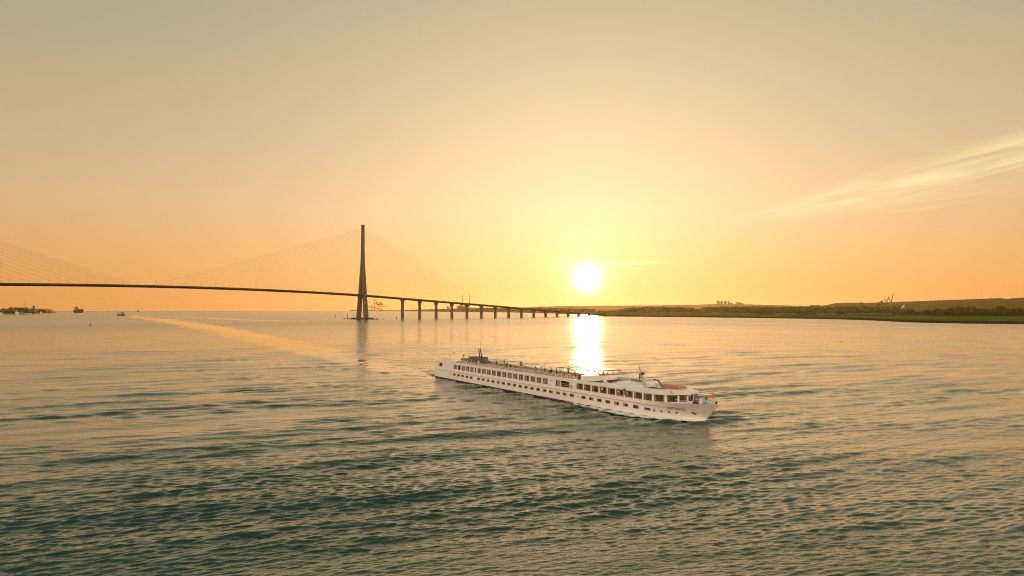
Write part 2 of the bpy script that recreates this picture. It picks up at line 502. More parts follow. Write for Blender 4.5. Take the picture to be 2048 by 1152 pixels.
SHORE = [(700,621.6), (770,622.2), (850,622.9), (880,623.5), (940,623.8), (1000,624.3), (1080,626.2), (1140,628.0), (1185,630.3), (1215,632.6),
         (1260,633.2), (1340,633.9), (1430,634.8), (1500,635.6), (1600,637.0), (1680,638.6), (1745,640.6), (1788,643.0), (1841,645.0), (1928,646.7), (2048,647.8), (2300,651)]
def shore_r(a):
    px = az_px(a); py = interp(px, SHORE) + 0.12*fbm1(px*0.06, 2.0)
    return rng_of(py)/math.cos(a)
azs = [px_az(v) for v in np.arange(700, 2300, 3)]
def bank_profile(a):
    r0 = shore_r(a); px = az_px(a)
    k = r0/1500.0
    return [(r0-6*k, -1.0), (r0, 0.3), (r0+10*k, 2.6), (r0+22*k, 3.4+0.3*fbm1(px*.3, 1)), (r0+60*k, 3.0), (r0+140*k, 3.6+0.3*fbm1(px*.1, 4)), (r0+260*k, 4.2),
            (r0+600*k, 4.5), (r0+1400*k, 5.5), (max(r0+2000*k, 7600), 12.0), (19000, 18.0)]
bank = polar_land('riverbank', azs, bank_profile, M_GRASS)
tag(bank, 'low grassy right bank of the river', 'bank', kind='structure')
edge = polar_land('shoreline', azs, lambda a: [(shore_r(a)-8*shore_r(a)/1500, -1.0), (shore_r(a)-1, 0.5), (shore_r(a)+6*shore_r(a)/1500, 2.2+0.5*abs(fbm1(az_px(a)*.9, 3))), (shore_r(a)+9*shore_r(a)/1500, 3.3+0.7*abs(fbm1(az_px(a)*1.3, 6))), (shore_r(a)+13*shore_r(a)/1500, 2.4)], M_ROCK)
tag(edge, 'dark stony edge of the right bank', 'shore', kind='structure')

RIDGE = [(1500,621), (1560,616.5), (1630,613.6), (1652,611.0), (1668,607.6), (1690,606.6), (1720,606.9), (1760,606.8), (1800,605.4), (1850,604.2), (1900,602.6), (1960,601.2), (2000,600.2), (2012,601.8), (2024,601.0), (2040,599.8), (2300,597)]
def hill_profile(a):
    px = az_px(a); py = interp(px, RIDGE)+0.25*fbm1(px*0.12, 5)
    R0 = 8200.0
    zt = CAM_H + (618-py)/1365.33*R0 + R0*R0/(2*R_EARTH)
    return [(6000, 5), (6700, max(8, zt*0.25)+3*fbm1(px*.05, 2)), (7400, max(9, zt*0.62)+3*fbm1(px*.08, 8)), (7900, max(10, zt*0.92)), (R0, zt), (R0+900, zt*1.0), (R0+2500, zt*.8)]
tag(polar_land('hills', [px_az(v) for v in np.arange(1500, 2300, 2)], hill_profile, M_HILL), 'long wooded ridge behind the right bank', 'hills', kind='structure')
RIDGE2 = [(900,619.5), (1000,617), (1080,613.0), (1120,612.2), (1200,611.6), (1290,610.8), (1330,610.4), (1375,609.6), (1385,609.9), (1420,608.6), (1500,609.2), (1560,611.0), (1640,612.6), (1700,614)]
def far_profile(a):
    px = az_px(a); py = interp(px, RIDGE2)+0.3*fbm1(px*0.09, 9)
    R0 = 12500.0
    zt = CAM_H + (618-py)/1365.33*R0 + R0*R0/(2*R_EARTH)
    return [(10300, 12), (11200, zt*0.45), (12000, zt*.9), (R0, zt), (R0+1500, zt)]
tag(polar_land('hills', [px_az(v) for v in np.arange(900, 1700, 2)], far_profile, M_HILL), 'faint farthest ridge under the sun', 'hills', kind='structure')

# left bank point, seen under the main span
LSHORE = [(-330,634), (-140,630), (0,627.4), (30,627.2), (60,626.0), (80,625.6), (100,624.6), (114,623.9)]
def lprofile(a):
    px = az_px(a); r0 = rng_of(interp(px, LSHORE))/math.cos(a)
    k = interp(px, [(-300,1), (60,1), (100,.6), (121,0.0)])
    return [(r0-10, -1.5), (r0+4, 1.2*k+0.1), (r0+25, 3.0*k), (r0+120, 4.0*k), (r0+420, 4.0*k), (r0+700, -1.5)]
tag(polar_land('riverbank', [px_az(v) for v in np.arange(-330, 121, 3)], lprofile, M_GRASS), 'low left bank ending in a point', 'bank', kind='structure')

# ------------------------------------------------------------------ haze: one even box of air
hz = MB(); hz.box(-17000, 17000, -18500, 18500, -27.0, 226.0)
hm = bpy.data.materials.new('evening haze'); hm.use_nodes = True
t = NT(hm.node_tree); o_ = t.n('ShaderNodeOutputMaterial'); pv = t.n('ShaderNodeVolumePrincipled')
pv.inputs['Color'].default_value = (1.0, 0.70, 0.36, 1); pv.inputs['Density'].default_value = HAZE_D
pv.inputs['Anisotropy'].default_value = 0.65
t.l(pv.outputs[0], o_.inputs['Volume'])
try: hm.cycles.homogeneous_volume = True
except Exception: pass
ho = hz.build('haze', hm); tag(ho, 'thin golden evening haze over the whole estuary', 'haze', kind='stuff')
# ------------------------------------------------------------------ materials of built things
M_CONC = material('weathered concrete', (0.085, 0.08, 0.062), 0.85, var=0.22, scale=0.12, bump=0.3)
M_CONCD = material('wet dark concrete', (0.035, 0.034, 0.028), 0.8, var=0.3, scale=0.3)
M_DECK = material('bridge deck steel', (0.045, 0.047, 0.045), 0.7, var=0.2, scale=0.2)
M_CABLE = material('stay cable sheath', (0.26, 0.24, 0.20), 0.6)
M_STEEL = material('dark steel', (0.035, 0.034, 0.032), 0.5, metal=0.3)
M_PALE = material('pale painted metal', (0.55, 0.55, 0.54), 0.5)
M_LEAF = material('dark foliage', (0.050, 0.072, 0.020), 0.95, spec=0.0, var=0.4, scale=0.3)
M_LEAF2 = material('olive foliage', (0.080, 0.090, 0.024), 0.95, spec=0.0, var=0.4, scale=0.3)
M_BARK = material('bark', (0.05, 0.04, 0.03), 0.9)
M_BRICK = material('old brick and render', (0.24, 0.20, 0.16), 0.9, var=0.2)
M_TILE = material('roof tiles', (0.14, 0.07, 0.05), 0.85)
M_WHITE = material('white paint', (0.78, 0.77, 0.75), 0.35, var=0.03)
M_RUST = material('rusty red paint', (0.22, 0.06, 0.035), 0.7, var=0.3)
M_GLASSD = material('dark window glass', (0.012, 0.018, 0.016), 0.08, spec=0.7, var=0.1)

def haze_z(p, z): return z + drop(p[0], p[1])

# ------------------------------------------------------------------ cable stayed bridge
BP = Vector((-317.6, 1450.0)); BU = Vector((0.6947, 0.7193)); BT = Vector((0.7193, -0.6947))
def bpt(s, off=0.0, z=0.0):
    q = BP + BU*s + BT*off
    return (q.x, q.y, z)
def deck_z(s):
    if s >= 0: return 51.0 - 0.0550*s + (0.0000 if s < 700 else 0.00015*(s-700)**2)
    t_ = -s
    return 51.0 + 9.4*(1-((t_-428)/428.0)**2)
bridge = empty('cable_stayed_bridge', (0, 0, 0))
tag(bridge, 'long dark cable stayed bridge with one tall split pylon in view', 'bridge')
# deck: shallow box girder with sloping webs, one loft
rings = []
SEC = [(-11.5, 0.0), (11.5, 0.0), (11.8, -0.7), (6.0, -2.9), (-6.0, -2.9), (-11.8, -0.7)]
svals = list(np.arange(-1240, -20, 20)) + list(np.arange(-20, 862, 20.5))
for s in svals:
    rings.append([bpt(s, o, deck_z(s)+dz + drop(*bpt(s)[:2])) for o, dz in SEC])
m = MB(); m.loft(rings)
for sgn in (-1, 1):          # parapets
    m.loft([[bpt(s, sgn*11.3+o, deck_z(s)+dz + drop(*bpt(s)[:2])) for o, dz in ((-.12, .01), (.12, .01), (.12, 1.15), (-.12, 1.15))] for s in svals])
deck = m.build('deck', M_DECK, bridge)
def lamp_post(s):
    m = MB(); z = deck_z(s)+drop(*bpt(s)[:2])
    m.tube(bpt(s, 10.9, z), bpt(s, 10.9, z+9.5), 0.16, 0.09, 6); m.tube(bpt(s, 10.9, z+9.5), bpt(s, 9.0, z+9.9), 0.09, 0.09, 6); m.box(0, 0, 0, 0, 0, 0) if False else None
    x_, y_, _ = bpt(s, 8.7, 0); m.box(x_-.45, x_+.45, y_-.25, y_+.25, z+9.8, z+10.0)
    return m.build('lamp_post', M_STEEL, deck)
for s in range(-640, -180, 25): lamp_post(s)

def pylon(s0):
    root = None
    zb = drop(*bpt(s0)[:2])
    def leg(sgn):
        rings = []
        for z in (-3, 8, 25, 45, 62, 85, 105, 126):
            c = 14.0 - 0.1125*z; f = z/126.0
            wt = 3.6+0.5*(1-f); wl = 3.5+0.9*(1-f)**1.5
            rings.append([bpt(s0+a_*wl, sgn*c+b_*wt, z+zb) for a_, b_ in ((-1, -.75), (-.8, -1), (.8, -1), (1, -.75), (1, .75), (.8, 1), (-.8, 1), (-1, .75))])
        m = MB(); m.loft(rings); return m
    m = MB()
    rings = [[bpt(s0+a_*w, b_*wt, z+zb) for a_, b_ in ((-1, -.7), (-.75, -1), (.75, -1), (1, -.7), (1, .7), (.75, 1), (-.75, 1), (-1, .7))] for z, w, wt in ((112, 3.6, 4.4), (130, 3.4, 4.0), (150, 3.0, 3.4), (201, 2.8, 3.0))]
    m.loft(rings)
    for z in np.arange(134, 197, 4.6):            # anchor box rims on the mast faces
        for sg in (-1, 1):
            x_, y_, _ = bpt(s0+sg*2.95, 0); m.tube((x_, y_, z+zb-.7), (x_, y_, z+zb+.7), 1.2, 1.2, 6)
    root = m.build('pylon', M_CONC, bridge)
    for sgn in (-1, 1): leg(sgn).build('leg', M_CONC, root)
    m = MB(); m.loft([[bpt(s0+a_, b_*9.6, z+zb) for a_, b_ in ((-2.4, -1), (2.4, -1), (2.4, 1), (-2.4, 1))] for z in (44.2, 47.6)])
    m.build('crossbeam', M_CONC, root)
    return root
pyl = pylon(0)
pylon(-856)
m = MB()
m.slab([bpt(0, 0)[:2]] and [bpt(a_, b_)[:2] for a_, b_ in ((-13, -24), (13, -24), (15, -10), (15, 10), (13, 24), (-13, 24), (-15, 10), (-15, -10))], -4, 3.2+drop(*bpt(0)[:2]))
m.build('pile_cap', M_CONCD, pyl)
m = MB(); m.ball(bpt(-3.6, -11.5, 50.5), 3.0, 1.6, 3.2, 12, 8); m.build('shelter', M_PALE, pyl)
# rock apron round the foot
m = MB()
for k in range(70):
    s_, t_ = random.uniform(-20, 20), random.uniform(-52, 52)
    if abs(t_) < 22 and abs(s_) < 12: continue
    r_ = random.uniform(1.2, 3.0)*(1.15-abs(t_)/75)
    m.ball(bpt(s_, t_, 0.2), r_*1.5, r_*1.3, r_*0.8, 7, 5)
ro = m.build('rock_apron', M_ROCK, None)
tag(ro, 'dark heap of rocks in the water round the foot of the bridge pylon', 'rocks', kind='stuff')

def pier(s, first=None):
    z1 = deck_z(s)-2.9
    m = MB(); zb = drop(*bpt(s)[:2])
    rings = []
    for z, a_, b_ in ((-4, 2.6, 3.6), (z1-9, 2.5, 3.4), (z1-4, 2.7, 4.6), (z1, 3.0, 6.5)):
        if z <= -3.9 or z > 0:
            rings.append([bpt(s+p_*a_, q_*b_, z+zb) for p_, q_ in ((-1, -.6), (-.6, -1), (.6, -1), (1, -.6), (1, .6), (.6, 1), (-.6, 1), (-1, .6))])
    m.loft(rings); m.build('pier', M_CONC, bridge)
for k in range(15): pier(105+48.5*k)

def cable(p0, p1, r):
    m = MB(); m.tube(p0, p1, r, r, 5); return m
def stays(s0, sides, kmin, sp):
    L = []
    for side in sides:
        for k in range(23):
            for tr in (-1, 1):
                s1 = s0 + side*(24+k*sp[side])
                zt = 133+k*2.7
                L.append((k, tr, bpt(s0+side*1.5, tr*1.0, zt+drop(*bpt(s0)[:2])), bpt(s1, tr*10.6, deck_z(s1)+drop(*bpt(s1)[:2]))))
    return L
near_ = stays(0, (-1, 1), 0, {-1: 17.9, 1: 16.4})
far_ = stays(-856, (1,), 0, {1: 17.9, -1: 17.9})
rest = MB(); n_ind = 0
for k, tr, a_, b_ in near_:
    if k >= 5: cable(a_, b_, 0.068).build('stay_cable', M_CABLE, bridge); n_ind += 1
    else: rest.tube(a_, b_, 0.068, 0.068, 5)
for k, tr, a_, b_ in far_:
    if k >= 9: cable(a_, b_, 0.11).build('stay_cable', M_CABLE, bridge); n_ind += 1
    else: rest.tube(a_, b_, 0.11, 0.11, 5)
ro_ = rest.build('stay_cable', M_CABLE, bridge); tag(ro_, kind='stuff')
# thin tie ropes that cross the fans
def tie(s0, side, kk, frac0, frac1, sp):
    pts = []
    for k, f in ((22, frac0), (kk, frac1)):
        s1 = s0+side*(24+k*sp); a_ = Vector(bpt(s0+side*1.5, -1, 133+k*2.7)); b_ = Vector(bpt(s1, -10.6, deck_z(s1)))
        pts.append(a_.lerp(b_, f))
    cable(pts[0], pts[1], 0.09).build('tie_rope', M_CABLE, bridge)
tie(0, -1, 7, .24, .98, 17.9); tie(0, -1, 12, .50, .98, 17.9); tie(0, 1, 6, .28, .97, 16.4); tie(0, 1, 11, .5, .97, 16.4)
tie(-856, 1, 12, .55, .985, 17.9); tie(-856, 1, 16, .74, .985, 17.9)

# ------------------------------------------------------------------ marker piles and buoys
def navigation_buoy(px, py, h, label, cat='buoy'):
    p = at(px, py); r = empty('navigation_buoy', p); tag(r, label, cat)
    m = MB(); m.loft([[(rr*math.cos(a), rr*math.sin(a), z) for a in np.linspace(0, 2*math.pi, 12, endpoint=False)] for rr, z in ((.5*h*.28, -.6), (h*.28, -.1), (h*.28, .12*h), (h*.12, .2*h))])
    m.build('float', M_RUST, r)
    m = MB()
    for a in range(4): m.tube((.1*h*math.cos(a*1.57), .1*h*math.sin(a*1.57), .2*h), (0.02*h*math.cos(a*1.57), .02*h*math.sin(a*1.57), .8*h), 0.025*h, .02*h, 5)
    m.build('cage_mast', M_STEEL, r)
    m = MB(); m.ball((0, 0, .86*h), .06*h, .06*h, .1*h, 8, 6); m.build('lantern', M_STEEL, r)
navigation_buoy(181.5, 650.5, 5.0, 'small dark navigation buoy alone on the water at left')
def marker_pile(px, py, h, w, label):
    p = at(px, py); r = empty('marker_pile', p); tag(r, label, 'marker', 'marker piles around the bridge pylon')
    m = MB(); m.tube((0, 0, -3), (0, 0, h), w, w*.8, 8); m.build('pile', M_CONCD, r)
    m = MB(); m.loft([[(rr*math.cos(a), rr*math.sin(a), z) for a in np.linspace(0, 6.283, 8, endpoint=False)] for rr, z in ((w*1.5, h), (w*1.5, h+.4), (w*.4, h+1.4))]); m.build('cap', M_STEEL, r)
marker_pile(695.6, 636.6, 7.2, 0.75, 'tall dark marker pile just left of the pylon foot')
marker_pile(671.4, 633.0, 3.0, 0.7, 'short marker pile farther left and farther off than the tall one')
marker_pile(793.5, 637.6, 3.6, 1.0, 'stubby marker pile right of the pylon, before the first viaduct pier')
p = at(1889, 812); m = MB(); m.ball((0, 0, 0.05), .12, .12, .1, 10, 6); m.tube((0, 0, .12), (0, 0, .2), .02, .015, 6)
tag(m.build('float', M_STEEL, None, True, p), 'tiny dark float on the open water far right of the ship', 'float')

# gull
def gull():
    r = empty('gull', (86.5, 180.0, 12.8), math.radians(20)); tag(r, 'dark gull gliding low over the water at right', 'bird')
    m = MB(); m.loft([[(x, rr*math.cos(a), rr*math.sin(a)*.9) for a in np.linspace(0, 6.283, 10, endpoint=False)] for x, rr in ((-.34, .02), (-.2, .06), (0, .085), (.14, .07), (.22, .05), (.29, .045), (.33, .012))])
    Mg = material('grey brown plumage', (0.05, 0.045, 0.04), 0.9); b = m.build('body', Mg, r, True)
    m = MB(); m.loft([[(.33, -.012, 0), (.33, .012, 0), (.40, 0, -.02)], [(.32, -.012, .015), (.32, .012, .015), (.40, 0, -.015)]]); m.build('beak', M_RUST, r)
    for s in (-1, 1):
        m = MB(); prof = [(.05, .17, .03, .02), (.3, .17, .13, .015), (.52, .13, .10, .01), (.72, .06, -.02, .004)]
        m.loft([[(c_*.6, s*y, z), (0, s*y, z+th), (-c_*.6, s*y, z), (0, s*y, z-th*.3)] for y, c_, z, th in prof]); m.build('wing', Mg, r, True)
    m = MB(); m.loft([[(-.30, -.03, 0), (-.30, .03, 0), (-.30, .03, .015), (-.30, -.03, .015)], [(-.46, -.08, .0), (-.46, .08, .0), (-.46, .08, .008), (-.46, -.08, .008)]]); m.build('tail', Mg, r)
gull()

# ------------------------------------------------------------------ far boats
def boat_hull(L, Bm, H, bowfl=0.18, stern_h=0.8):
    rings = []
    for f in (0, .08, .3, .6, .8, .92, 1.0):
        w = Bm/2*(1 if f < .6 else math.sqrt(max(0.003, 1-((f-.6)/.4)**2)))*(0.9 if f == 0 else 1)
        top = H*(stern_h if f < .55 else stern_h+(1-stern_h+bowfl)*((f-.55)/.45)**1.4)
        x = (f-.5)*L
        ov = (0.0 if f < .9 else L*.03*(f-.9)/.1)
        rings.append([(x, -w*.7, -H*.35), (x+ov*.5, -w*.92, H*.2), (x+ov, -w, top), (x+ov, w, top), (x+ov*.5, w*.92, H*.2), (x, w*.7, -H*.35)])
    m = MB(); m.loft(rings); return m
M_HULLD = material('dark hull paint', (0.02, 0.028, 0.024), 0.5)
M_HULLO = material('ochre deck cargo', (0.42, 0.20, 0.07), 0.7)
M_SHED = material('weathered shed cladding', (0.09, 0.085, 0.07), 0.8)
M_SUPER = material('grey superstructure', (0.16, 0.17, 0.17), 0.5)
def trawler(px, py, L, H, rz, label):
    r = empty('fishing_boat', at(px, py), rz); tag(r, label, 'boat')
    boat_hull(L, L*.27, H*.26, .5, .8).build('hull', M_HULLD, r)
    m = MB(); m.box(-L*.40, L*.02, -L*.10, L*.10, H*.20, H*.42); m.build('deckhouse', M_SUPER, r)
    w = MB(); w.prism([(-L*.30, H*.425), (-L*.04, H*.425), (-L*.08, H*.66), (-L*.28, H*.66)], -L*.085, L*.085); wh = w.build('wheelhouse', M_SUPER, r)
    for s_ in (-1, 1): m = MB(); m.box(-L*.27, -L*.095, min(s_*L*.09, s_*L*.0855), max(s_*L*.09, s_*L*.0855), H*.53, H*.62); m.build('window', M_GLASSD, wh)
    m = MB(); m.tube((-L*.2, 0, H*.66), (-L*.2, 0, H), .22, .12, 6); m.tube((-L*.2, -L*.05, H*.85), (-L*.2, L*.05, H*.85), .1, .1, 6); m.build('mast', M_STEEL, r)
    m = MB(); m.tube((-L*.42, -L*.1, H*.2), (-L*.42, -L*.1, H*.75), .2, .15, 6); m.tube((-L*.42, L*.1, H*.2), (-L*.42, L*.1, H*.75), .2, .15, 6); m.tube((-L*.42, -L*.1, H*.72), (-L*.42, L*.1, H*.72), .2, .2, 6); m.build('gantry', M_STEEL, r)
    m = MB(); m.tube((L*.25, 0, H*.2), (L*.25, 0, H*.5), .15, .1, 6); m.tube((L*.25, 0, H*.3), (L*.02, 0, H*.62), .12, .1, 6); m.build('derrick', M_STEEL, r)
trawler(242.5, 631.2, 27, 17.5, math.radians(172), 'dark workboat with wheelhouse and mast under the main span, nearest of the far boats')
trawler(276.3, 623.6, 26, 19, math.radians(150), 'small grey boat near the horizon right of the dark workboat')
def cargo_ship(px, py, L, H, rz, label):
    r = empty('cargo_ship', at(px, py), rz); tag(r, label, 'ship')
    boat_hull(L, L*.24, H*.45, .12, .95).build('hull', M_HULLD, r)
    m = MB(); m.box(-L*.02, L*.34, -L*.10, L*.10, H*.44, H*.60); m.build('deck_cargo', M_HULLO, r)
    m = MB(); m.box(-L*.40, -L*.16, -L*.11, L*.11, H*.43, H*.72); m.box(-L*.38, -L*.2, -L*.12, L*.12, H*.72, H*.86); s_ = m.build('superstructure', M_SUPER, r)
    m = MB(); m.box(-L*.195, -L*.19, -L*.105, L*.105, H*.76, H*.82); m.build('window', M_GLASSD, s_)
    m = MB(); m.loft([[(-L*.33+a*L*.05, b*L*.04, z) for a, b in ((-1, -1), (1, -1), (1, 1), (-1, 1))] for z in (H*.86, H*.98)]); m.build('funnel', M_HULLO, r)
    m = MB(); m.tube((L*.42, 0, H*.5), (L*.42, 0, H*.78), .5, .3, 6); m.build('mast', M_STEEL, r)
cargo_ship(158.5, 625.3, 66, 40, math.radians(70), 'high cargo ship seen end on at the horizon, its right side glowing orange')
r = empty('motor_boat', at(334, 622.6), math.radians(170)); tag(r, 'tiny low boat right on the horizon left of the pylon', 'boat')
boat_hull(22, 5.5, 3.2).build('hull', M_HULLD, r); m = MB(); m.prism([(-6, 2.4), (3, 2.4), (0.5, 5.6), (-5, 5.6)], -2, 2); m.build('cabin', M_SUPER, r)

# ------------------------------------------------------------------ vegetation
def leaf_cloud(n, pts_fn, size, seed):
    """n crossed leaf clumps placed by pts_fn; returns a mesh"""
    g = np.random.default_rng(seed)
    P = pts_fn(g, n)
    a = g.normal(size=(n, 3)); a /= np.linalg.norm(a, axis=1)[:, None]
    b = g.normal(size=(n, 3)); b -= (b*a).sum(1)[:, None]*a; b /= np.linalg.norm(b, axis=1)[:, None]
    s = size*g.uniform(.55, 1.35, (n, 1))
    V = np.stack([P-a*s, P+b*s*.55, P+a*s, P-b*s*.55], 1).reshape(-1, 3)
    F = np.arange(4*n).reshape(n, 4)
    return V, F
def crown_pts(g, n, H, lobes):
    out = []
    cs = [(g.normal(0, .20*H), g.normal(0, .20*H), H*g.uniform(.42, .84), H*g.uniform(.13, .24)) for _ in range(lobes)]
    for i in range(n):
        cx_, cy_, cz_, r = cs[g.integers(lobes)]
        d_ = g.normal(size=3); d_ /= np.linalg.norm(d_)
        rr = r*g.uniform(.55, 1.05)
        out.append((cx_+d_[0]*rr, cy_+d_[1]*rr, cz_+d_[2]*rr*.85))
    return np.array(out)
TREES = []
for v in range(5):
    H = 1.0
    V, F = leaf_cloud(620, lambda g, n: crown_pts(g, n, 1.0, 9), 0.042, 50+v)
    crown = mesh_np('crown', V, F, M_LEAF if v % 2 == 0 else M_LEAF2)
    m = MB(); g = random.Random(v)
    m.tube((0, 0, -0.05), (0.01, 0, .45), .028, .016, 7)
    for k in range(6):
        a = g.uniform(0, 6.28); m.tube((0.008, 0, .25+.03*k), (.22*math.cos(a), .22*math.sin(a), .5+.05*k), .011, .004, 5)
    TREES.append((crown, m.mesh('trunk', M_BARK)))
def tree(p, H, v, label, group, wide=1.0):
    r = empty('tree', p, random.uniform(0, 6.28)); r.scale = (H*wide, H*wide, H)
    tag(r, label, 'tree', group)
    link_mesh('crown', TREES[v % 5][0], None, r); link_mesh('trunk', TREES[v % 5][1], None, r)
def on_land(px, r, z=4.0):
    a = px_az(px); x_, y_ = math.sin(a)*r, math.cos(a)*r
    return (x_, y_, z+drop(x_, y_))
def woods(name, px0, px1, r_fn, z, h_fn, n, size, label, seed, thick=60, mat=None):
    """a far belt of trees that reads as one mass"""
    def fn(g, n):
        px = g.uniform(px0, px1, n); a = np.arctan((px-1024)/1365.33)
        r = np.array([r_fn(v) for v in px]) + g.uniform(0, thick, n)
        hh = np.array([h_fn(v) for v in px])
        f = g.uniform(0, 1, n)**.7
        x_ = np.sin(a)*r; y_ = np.cos(a)*r
        return np.stack([x_, y_, z+hh*f-(x_*x_+y_*y_)/(2*R_EARTH)], 1)
    V, F = leaf_cloud(n, fn, size, seed)
    tag(link_mesh(name, mesh_np(name, V, F, mat or M_LEAF2)), label, 'woods', kind='stuff')
def bumpy(base, amp, seed, f=0.35):
    return lambda px: max(2.0, base(px) + amp*fbm1(px*f, seed) + amp*.6*fbm1(px*f*3.1, seed+3))
woods('woodland', 1500, 1830, lambda px: 2350, 4.5, bumpy(lambda px: interp(px, [(1500,12),(1560,16),(1700,15),(1830,15)]), 2.2, 3), 9000, 2.6, 'green belt of trees across the fields behind the right bank', 201)
woods('woodland', 1190, 1525, lambda px: 3300, 5, bumpy(lambda px: interp(px, [(1190,2),(1225,8),(1260,22),(1290,26),(1360,26),(1385,20),(1398,14),(1405,24),(1440,27),(1508,27),(1520,16),(1525,10)]), 1.0, 8, .2), 15000, 3.4, 'flat topped dark wood left of the city towers', 202, 160, M_LEAF)
woods('woodland', 800, 1190, lambda px: interp(px, [(800,9500),(900,6000),(1000,5200),(1190,3500)]), 4, bumpy(lambda px: interp(px, [(800,8),(900,20),(940,26),(1100,24),(1190,14)]), 1.5, 4, .2), 12000, 6.0, 'low hazy wood behind the viaduct piers', 203, 200, M_LEAF)
woods('woodland', 1500, 1800, lambda px: 3100, 5, bumpy(lambda px: 26, 2.0, 13, .25), 9000, 3.4, 'second belt of trees deeper in behind the right bank', 204, 120)
woods('scrub', 1820, 2250, lambda px: 1990, 4, bumpy(lambda px: 9, 2.5, 17, .3), 14000, 1.7, 'dense green scrub under the big trees on the right bank', 205, 120, M_LEAF)
woods('scrub', 1560, 1850, lambda px: 1840, 3.6, bumpy(lambda px: 3.0, 2.0, 19, .5), 4000, 1.5, 'patchy low scrub along the fields of the right bank', 206, 200, M_LEAF2)
kinds = ['broad round', 'dark rounded', 'tall bushy', 'low spreading', 'ragged topped']
pxs = list(np.arange(1806, 2062, 9.5))
for i, px in enumerate(pxs):
    H = interp(px, [(1806,12),(1850,16),(1880,20),(1900,19),(1912,26),(1935,26),(1955,18),(1985,21),(2004,26),(2014,20),(2050,21)])*random.uniform(.9, 1.12)
    q = px + random.uniform(-3, 3)
    tree(on_land(q, 1940+random.uniform(-50, 90), 4), H, i, f'{kinds[i % 5]} green tree of the right bank, number {i+1} from the left of the row' if False else 'dark green bushy tree in the long row on the right bank', 'trees in the row on the right bank', 1.25)
# left point
for i, (px, r, H) in enumerate([(-30,3350,16),(2,3400,15),(12,3300,14),(22,3350,17),(29,3300,18),(36,3350,16),(42,3400,14),(49,3500,19),(54,3500,14),(60,3600,15),(70,3800,13),(76,3850,14),(82,3900,14),(88,3950,13),(94,4000,13),(100,4150,11)]):
    tree(on_land(px, r+140, 5.5), H*1.45, i+2, 'dark tree in the clump on the low left point', 'trees on the left point', 1.5)
woods('scrub', -320, 112, lambda px: interp(px, [(-300,2500),(0,3330),(60,3800),(100,4400),(112,4900)]), 2.5, bumpy(lambda px: interp(px, [(-300,12),(0,12),(90,10),(112,4)]), 2.0, 23, .5), 12000, 2.2, 'dark scrub covering the low left point', 207, 200, M_LEAF)

# ------------------------------------------------------------------ buildings, masts and cranes on the shores
def house(px, r, w, d, h, label, wall=M_BRICK, z=4.5):
    p = on_land(px, r, z); a = empty('house', p, -px_az(px)+random.uniform(-.3, .3)); tag(a, label, 'house', 'houses on the left point')
    m = MB(); m.box(-w/2, w/2, -d/2, d/2, -3, h); wl = m.build('wall', wall, a)
    m = MB(); m.prism([(-w*.54, h), (w*.54, h), (0, h+w*.32)], -d*.53, d*.53); rf = m.build('roof', M_TILE, a)
    m = MB(); m.box(w*.2, w*.32, -d*.2, -d*.1, h+w*.1, h+w*.4); m.build('chimney', M_BRICK, rf)
    for k in (-1, 1):
        m = MB(); m.box(k*w*.25-.6, k*w*.25+.6, -d/2-.06, -d/2+.02, h*.35, h*.75); m.build('window', M_GLASSD, a)
house(2.5, 3240, 9, 8, 5, 'small pale house at the water on the far left', M_WHITE, 3.5)
house(34.5, 3300, 9, 9, 7, 'bright gabled house in front of the dark trees on the left point', M_WHITE, 4.5)
house(44, 3420, 16, 8, 4.5, 'long low house right of the bright gabled one', M_BRICK, 4)
house(76.5, 3870, 10, 9, 6, 'grey house near the end of the left point', M_SUPER, 3)
house(82.8, 3960, 8, 9, 7, 'white house at the end of the trees on the left point', M_WHITE, 3)
def mast_pole(px, r, z, h, label, cat='mast', rad=.35, yard=True, group=None, mat=None):
    e = empty('mast', on_land(px, r, z)); tag(e, label, cat, group)
    m = MB(); m.tube((0, 0, -4), (0, 0, h), rad, rad*.55, 6); m.build('pole', mat or M_STEEL, e)
    m = MB()
    if yard: m.tube((-h*.06, 0, h*.72), (h*.06, 0, h*.72), rad*.45, rad*.45, 5)
    m.tube((0, 0, h), (0, 0, h+rad*4), rad*.5, rad*.2, 5); m.build('top_fitting', mat or M_STEEL, e)
G = 'masts rising from the left point'
mast_pole(48.7, 3560, 5, 50, 'left one of the pair of tall masts on the left point', group=G, rad=.75)
mast_pole(54.2, 3600, 5, 50, 'right one of the pair of tall masts on the left point', group=G, rad=.6)
mast_pole(75.6, 3880, 5, 42, 'single thin mast right of the signal tower on the left point', group=G, rad=.55)
e = empty('signal_tower', on_land(67.4, 3780, 3)); tag(e, 'signal tower with an overhanging lookout room on the left point', 'tower')
m = MB(); m.loft([[(rr*math.cos(a), rr*math.sin(a), z) for a in np.linspace(0, 6.283, 12, endpoint=False)] for rr, z in ((4.6, -3), (4.0, 16), (3.6, 22))]); m.build('shaft', M_CONC, e)
m = MB(); m.loft([[(rr*math.cos(a)+ox, rr*math.sin(a), z) for a in np.linspace(0, 6.283, 12, endpoint=False)] for rr, z, ox in ((3.6, 22, 0), (6.0, 25.5, 2.0), (6.0, 29.5, 2.0), (4.5, 31, .5), (3.2, 35, 0), (1.5, 36.5, 0))]); lr = m.build('lookout_room', M_SUPER, e)
m = MB(); m.loft([[(rr*math.cos(a)+2, rr*math.sin(a), z) for a in np.linspace(0, 6.283, 12, endpoint=False)] for rr, z in ((6.08, 26.6), (6.08, 28.8))], caps=False); m.build('window', M_GLASSD, lr)

